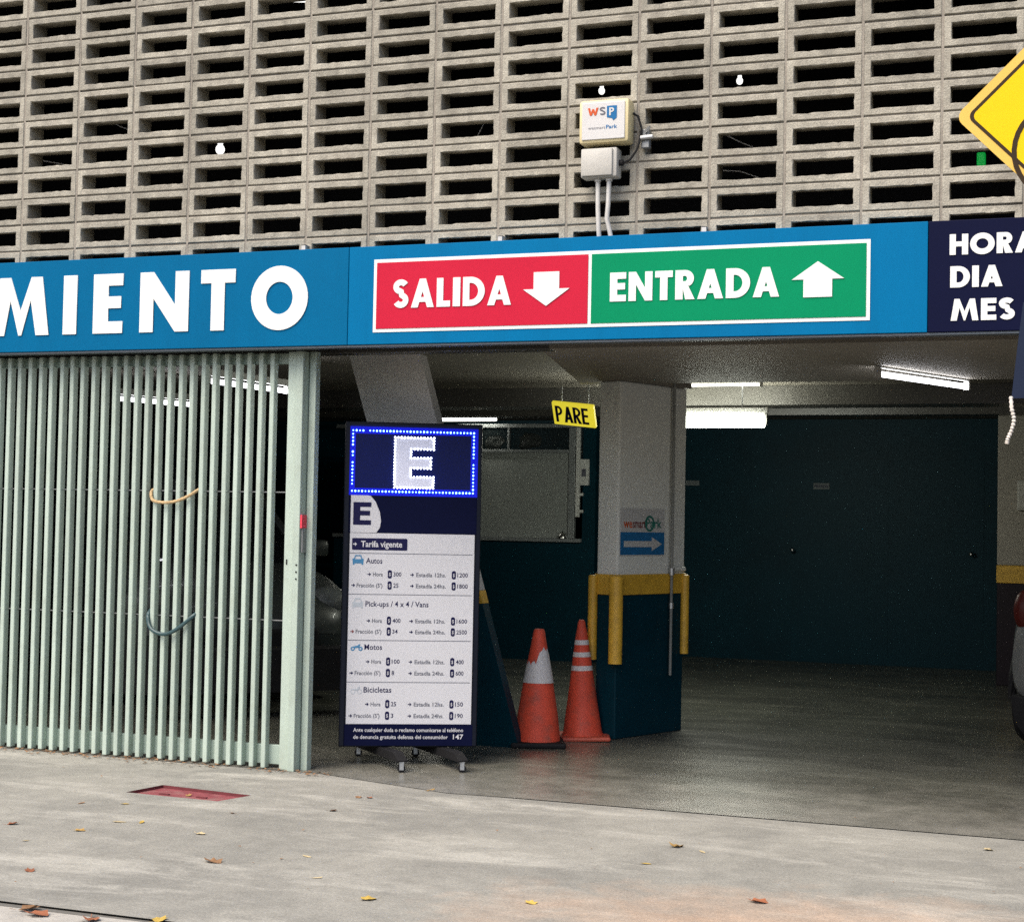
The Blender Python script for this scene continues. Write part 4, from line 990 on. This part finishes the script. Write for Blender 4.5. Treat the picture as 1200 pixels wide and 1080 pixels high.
# ------------------------------------------------------------------ vehicles
def make_car(name, label, paint, loc, rotz, k=1.0):
    t = thing(name, label, 'car', loc, rotz, 'cars parked in the garage')
    mb = MB(); bm = mb.bm
    st_ = [(-2.05, .66, .42, .80, .72), (-1.98, .79, .32, .92, .86), (-1.75, .80, .24, .97, .93), (-1.25, .845, .22, .98, .95), (-.5, .85, .22, .96, .93), (.3, .85, .22, .95, .92),
           (.95, .845, .22, .93, .90), (1.45, .83, .23, .88, .84), (1.82, .78, .26, .80, .74), (2.0, .66, .32, .70, .62), (2.06, .5, .40, .60, .55)]
    rings = []
    for x, hw, zb, zt, zs in st_:
        half = [(.55 * hw, zb - .02), (.92 * hw, zb), (hw, zb + .14), (hw * 1.01, (zb + zs) / 2), (hw * .98, zs - .06), (hw * .93, zs), (hw * .6, zt), (0, zt + .015)]
        full = half + [(-y, z) for y, z in half[-2::-1]]
        rings.append([bm.verts.new((x * k, y * k, z * k)) for y, z in full])
    for a, b in zip(rings, rings[1:]):
        for i in range(len(a) - 1): bm.faces.new((a[i], a[i + 1], b[i + 1], b[i]))
        bm.faces.new((a[-1], a[0], b[0], b[-1]))
    bm.faces.new(rings[0]); bm.faces.new(rings[-1][::-1])
    b = mb.build('body', paint, t, smooth=True)
    md = b.modifiers.new('round', 'SUBSURF'); md.levels = 1; md.render_levels = 1
    def loft(secs, nm, m):
        mb = MB(); rg_ = [[mb.bm.verts.new((x * k, y * k, z * k)) for x, y, z in s] for s in secs]
        for a, b_ in zip(rg_, rg_[1:]):
            n_ = len(a)
            for i in range(n_): mb.bm.faces.new((a[i], a[(i + 1) % n_], b_[(i + 1) % n_], b_[i]))
        mb.bm.faces.new(rg_[0]); mb.bm.faces.new(rg_[-1][::-1])
        return mb.build(nm, m, t, smooth=True)
    base = [(-1.85, -.72, .93), (.98, -.75, .90), (1.12, 0, .93), (.98, .75, .90), (-1.85, .72, .93), (-1.93, 0, .93)]
    mid = [(-1.62, -.62, 1.36), (.30, -.63, 1.36), (.42, 0, 1.37), (.30, .63, 1.36), (-1.62, .62, 1.36), (-1.68, 0, 1.37)]
    roof = [(-1.50, -.56, 1.47), (.10, -.57, 1.47), (.2, 0, 1.49), (.10, .57, 1.47), (-1.50, .56, 1.47), (-1.55, 0, 1.48)]
    loft([base, mid], 'glass_house', 'car_glass'); loft([mid, roof], 'roof', paint)
    for s in (-1, 1):
        for (xa, xb) in ((1.0, .31), (-.45, -.5), (-1.5, -1.4)):
            MB().tube([(xa * k, s * .752 * k, .90 * k), (xb * k, s * .635 * k, 1.37 * k)], .03 * k, 6).build('window_pillar', paint, t)
        MB().box((.72 * k, s * .80 * k, .95 * k), (.86 * k, s * .98 * k, 1.07 * k), bevel=.03 * k).build('mirror', paint, t, smooth=True)
        MB().sphere((1.84 * k, s * .60 * k, .68 * k), .16 * k, 14, (.8, 1, .62)).build('headlight', 'headlight', t, smooth=True)
        MB().sphere((-1.93 * k, s * .70 * k, .90 * k), .12 * k, 14, (.55, .62, 1.1)).build('taillight', 'taillight', t, smooth=True)
        for x in (-1.28, 1.30):
            wmb = MB().lathe([(.19, -.1), (.29, -.1), (.315, -.07), (.315, .07), (.29, .1), (.19, .1)], n=28, axis='Y').build('wheel', 'black', t, smooth=True, loc=(x * k, s * .775 * k, .316 * k))
            rim = MB()
            rim.lathe([(.03, .055), (.06, .06), (.19, .075), (.195, .02), (.03, .01)], n=24, axis='Y')
            for q in range(5):
                an = q * 2 * math.pi / 5; rim.box((.02, .06, -.02), (.185, .09, .02), rot=Matrix.Rotation(an, 3, 'Y'), piv=(0, .07, 0))
            ro = rim.build('rim', 'metal', wmb)
            if s < 0: ro.scale = (1, -1, 1)
            MB().tube([(x * k + .36 * k * math.cos(a), s * .853 * k, .316 * k + .36 * k * math.sin(a)) for a in [math.pi * j / 14 for j in range(15)]], .025 * k, 6).build('wheel_arch', 'black', t)
    loft([[(x * k * .99, -hw * .80 * k, .10 * k), (x * k, -hw * .90 * k, .20 * k), (x * k, -hw * .94 * k, .36 * k), (x * k, hw * .94 * k, .36 * k), (x * k, hw * .90 * k, .20 * k), (x * k * .99, hw * .80 * k, .10 * k)] for x, hw, *_ in st_ if abs(x) > 1.7 and x < 0], 'bumper_skirt', 'black')
    loft([[(x * k, -hw * .97 * k, .14 * k), (x * k, -hw * .97 * k, .36 * k), (x * k, hw * .97 * k, .36 * k), (x * k, hw * .97 * k, .14 * k)] for x, hw, *_ in st_ if x > 1.7], 'bumper_skirt', 'black')
    MB().box((2.0 * k, -.45 * k, .38 * k), (2.075 * k, .45 * k, .52 * k), bevel=.015).build('grille', 'black', t)
    MB().box((-2.07 * k, -.5 * k, .28 * k), (-2.0 * k, .5 * k, .42 * k), bevel=.015).build('bumper_insert', 'black', t)
    return t
make_car('parked_car', 'dark car parked behind the green gate bars', 'car_green', (-1.45, 3.95, .003), R(-42), 1.17)
make_car('parked_car', 'grey car with red tail light at the right edge inside the garage', 'car_silver', (6.80, 4.66, .003), R(80), 1.03)

# ------------------------------------------------------------------ street sign at the kerb
ys = thing('warning_sign', 'yellow diamond bicycle warning sign on a pole at the right edge', 'sign', (6.440, -3.35, 0), R(4))
def dia(h, r, n=6):
    out = []
    for a in (0, 90, 180, 270):
        d = (h - r * 1.414)
        cx, cz = d * math.cos(R(a)), d * math.sin(R(a))
        out += [(cx + r * math.cos(R(a - 45 + 90 * i / n)), cz + r * math.sin(R(a - 45 + 90 * i / n))) for i in range(n + 1)]
    return out
ZC = 2.645; HD = .560
def sh(h, r): return [(x, z + ZC) for x, z in dia(h, r)]
shape('sign_plate', [sh(HD, .03)], 'road_yellow_edge', ys, 0, .004)
shape('black_border', [sh(HD - .034, .022), sh(HD - .047, .018)], 'road_black', ys, -.0045, .0008)
shape('yellow_face', [sh(HD - .0475, .018)], 'road_yellow', ys, -.0045, .0006)
by = -.0058
for cx in (-.25, .225): shape('bicycle_symbol', [arc(cx, ZC - .11, .150, .150, 0, 355, 36), arc(cx, ZC - .11, .136, .136, 0, 355, 36)], 'road_black', ys, by, .0008)
def stroke(a, b, t):
    dx, dy = b[0] - a[0], b[1] - a[1]; l = math.hypot(dx, dy); nx_, ny_ = -dy / l * t / 2, dx / l * t / 2
    return [(a[0] + nx_, ZC + a[1] + ny_), (b[0] + nx_, ZC + b[1] + ny_), (b[0] - nx_, ZC + b[1] - ny_), (a[0] - nx_, ZC + a[1] - ny_)]
for i, (a, b) in enumerate((((-.25, -.11), (-.08, .10)), ((-.08, .10), (.14, .10)), ((-.02, -.11), (-.10, .15)), ((-.25, -.11), (-.02, -.11)), ((-.02, -.11), (.14, .10)), ((.225, -.11), (.12, .18)), ((-.15, .155), (-.06, .155)), ((.10, .18), (.19, .18)))):
    shape('bicycle_symbol', [stroke(a, b, .016)], 'road_black', ys, by - .0002 * (i + 1), .0006)
MB().cyl((0, .035, -.13), (0, .035, 3.28), .03, n=16).build('pole', 'pole', ys, smooth=True)
for z in (2.4, 2.9): MB().box((-.045, .004, z - .02), (.045, .07, z + .02), bevel=.004).build('clamp', 'pole', ys)
bp = thing('street_plate', 'slate blue plate hanging on the sign pole under the yellow diamond', 'sign', (6.40, -3.40, 1.955))
MB().prism([(-.322, .14), (-.338, 0), (-.352, -.135), (.33, -.12), (.34, .15)], -.004, .004).build('plate', 'slate', bp)
MB().box((-.05, .005, -.03), (.05, .055, .03)).build('clamp', 'pole', bp)
rpz = [(6.047, -3.41, 1.825), (6.050, -3.415, 1.79), (6.056, -3.412, 1.76), (6.050, -3.41, 1.73), (6.040, -3.412, 1.705), (6.037, -3.41, 1.69)]
loop(rpz, .0052, 'rope_grey', 'rope_end', 'pale frayed rope end hanging from the slate blue plate', 'rope', .22)

# ------------------------------------------------------------------ fallen leaves
def leaf_mesh(seed, size, kind):
    rnd = random.Random(seed); bm = bmesh.new()
    n = 12 if kind else 10
    c = bm.verts.new((0, 0, .1)); ring = []
    curl = rnd.uniform(.5, 1.3); tw = rnd.uniform(-.5, .5)
    for k in range(n):
        a = 2 * math.pi * k / n
        r = (.75 + .45 * (.7 if k % 2 == 0 else -.1) * abs(math.cos(a / 2 + .2))) * rnd.uniform(.85, 1.15) if kind else rnd.uniform(.9, 1.1)
        x, y = math.cos(a) * r, math.sin(a) * r * (.75 if kind else .42)
        ring.append(bm.verts.new((x, y, .08 + curl * (y * y * .55 + max(0, x) ** 2 * .25) + tw * x * y * .4)))
    for k in range(n): bm.faces.new((c, ring[k], ring[(k + 1) % n]))
    for v in bm.verts: v.co *= size
    st0 = [bm.verts.new((-size * (1 + .5 * j), size * .1 * j, size * (.1 + .12 * j))) for j in range(2)]
    st1 = [bm.verts.new((-size * (1 + .5 * j), size * (.1 * j + .06), size * (.12 + .12 * j))) for j in range(2)]
    bm.faces.new((st0[0], st0[1], st1[1], st1[0]))
    mz = min(v.co.z for v in bm.verts)
    for v in bm.verts: v.co.z -= mz
    me = bpy.data.meshes.new('leaf'); bm.to_mesh(me); bm.free(); return me
LF = [  # x, y, size, colour, lobed, label
    (1.843, -2.242, .022, 'pale', 0, 'small pale leaf bit at the left edge of the sidewalk'),
    (1.914, -1.941, .042, 'ochre', 1, 'curled ochre leaf on the left sidewalk, nearest the left edge'),
    (2.05, -1.65, .030, 'yellow', 0, 'narrow yellow leaf left of the middle of the sidewalk'),
    (1.952, -1.687, .040, 'pale', 0, 'long pale leaf lying beside a narrow yellow leaf'),
    (2.439, -1.77, .040, 'pale', 1, 'pale flat leaf below the red cover'),
    (2.806, -2.271, .055, 'brown', 1, 'curled brown leaf with pale edge alone on the mid sidewalk'),
    (1.701, -1.272, .030, 'yellow', 0, 'faint yellow leaf just left below the red cover'),
    (1.80, -.84, .032, 'ochre', 1, 'tan leaf lying in the red cover'),
    (2.643, -.562, .034, 'brown', 1, 'brown leaf on the sidewalk before the price board, left one'),
    (2.70, -.55, .030, 'rust', 1, 'reddish leaf on the sidewalk before the price board, right one'),
    (2.705, -.976, .030, 'dark', 1, 'dark leaf scrap on the sidewalk below the price board'),
    (2.888, -.19, .036, 'ochre', 0, 'tan leaf on the floor joint in front of the casters'),
    (3.677, -2.60, .050, 'yellow', 1, 'bright yellow leaf near the bottom middle of the photo'),
    (3.10, -2.0, .030, 'pale', 0, 'pale thin leaf in the middle of the sidewalk'),
    (3.33, -2.35, .026, 'pale', 0, 'pale scrap of leaf left of the bright yellow leaf'),
    (4.478, -1.089, .050, 'ochre', 1, 'ochre leaf on the sidewalk below the white pillar'),
    (4.611, -1.15, .028, 'pale', 0, 'small pale leaf right of an ochre leaf'),
    (4.454, -1.506, .032, 'yellow', 0, 'small yellow leaf on the sidewalk right of centre'),
    (4.255, -2.391, .040, 'yellow', 1, 'yellow leaf near the bottom edge right of centre'),
    (5.046, -2.0, .058, 'rust', 1, 'curled rust red leaf on the warm toned lower right sidewalk'),
    (5.779, -.534, .034, 'pale', 1, 'pale leaf on the sidewalk at the far right'),
    (2.236, -2.733, .040, 'rust', 1, 'rust leaf at the left edge above the kerb'),
    (1.55, -1.95, .036, 'rust', 1, 'rust leaf far left on the sidewalk'),
    (1.50, -1.35, .026, 'brown', 0, 'small brown leaf left of the red cover'),
    (2.30, -1.25, .024, 'brown', 0, 'small brown scrap below the right end of the red cover'),
    (2.70, -3.30, .062, 'rust', 1, 'large rust leaf on the kerb stones at the lower left'),
    (2.62, -3.25, .055, 'brown', 1, 'large brown leaf on the kerb beside a rust leaf'),
    (2.92, -3.29, .055, 'rust', 1, 'orange brown leaf on the kerb right of the large rust leaf'),
    (3.142, -3.20, .050, 'yellow', 1, 'large yellow leaf on the kerb at the bottom left of the photo'),
    (2.45, -3.30, .040, 'dark', 1, 'dark leaf on the kerb at the bottom left corner'),
]
for i, (x, y, s, c, lob, lab) in enumerate(LF):
    me = leaf_mesh(i, s * .82, lob); me.materials.append(M['leaf_' + c])
    z = -.013 if (abs(x - 1.8) < .1 and abs(y + .84) < .05) else (-.004 if y < -3.2 else .001)
    o = link('fallen_leaf', me, None, (x, y, z), random.uniform(0, 6.28)); tag(o, lab, 'leaf', 'fallen leaves on the sidewalk')
# small leaf litter along the foot of the gate: many scraps, one mass
bm = bmesh.new()
for i in range(620):
    x = random.uniform(-1.6, 2.2); y = random.gauss(.02, .05) - .01; s = random.uniform(.005, .019)
    if i % 9 == 0: x, y = random.uniform(-1.5, 6), random.uniform(-3.15, .5); s *= .6
    a = random.uniform(0, 6.28); z = .004
    ps_ = [bm.verts.new((x + s * math.cos(a + k * 2.1) * random.uniform(.6, 1.3), y + s * math.sin(a + k * 2.1) * random.uniform(.4, 1.1), z + random.uniform(0, s * .7))) for k in range(3)]
    bm.faces.new(ps_)
me = bpy.data.meshes.new('leaf_litter'); bm.to_mesh(me); bm.free(); me.materials.append(M['leaf_brown'])
tag(link('leaf_litter', me), 'brown leaf crumbs along the foot of the gate', 'leaf litter', kind='stuff')
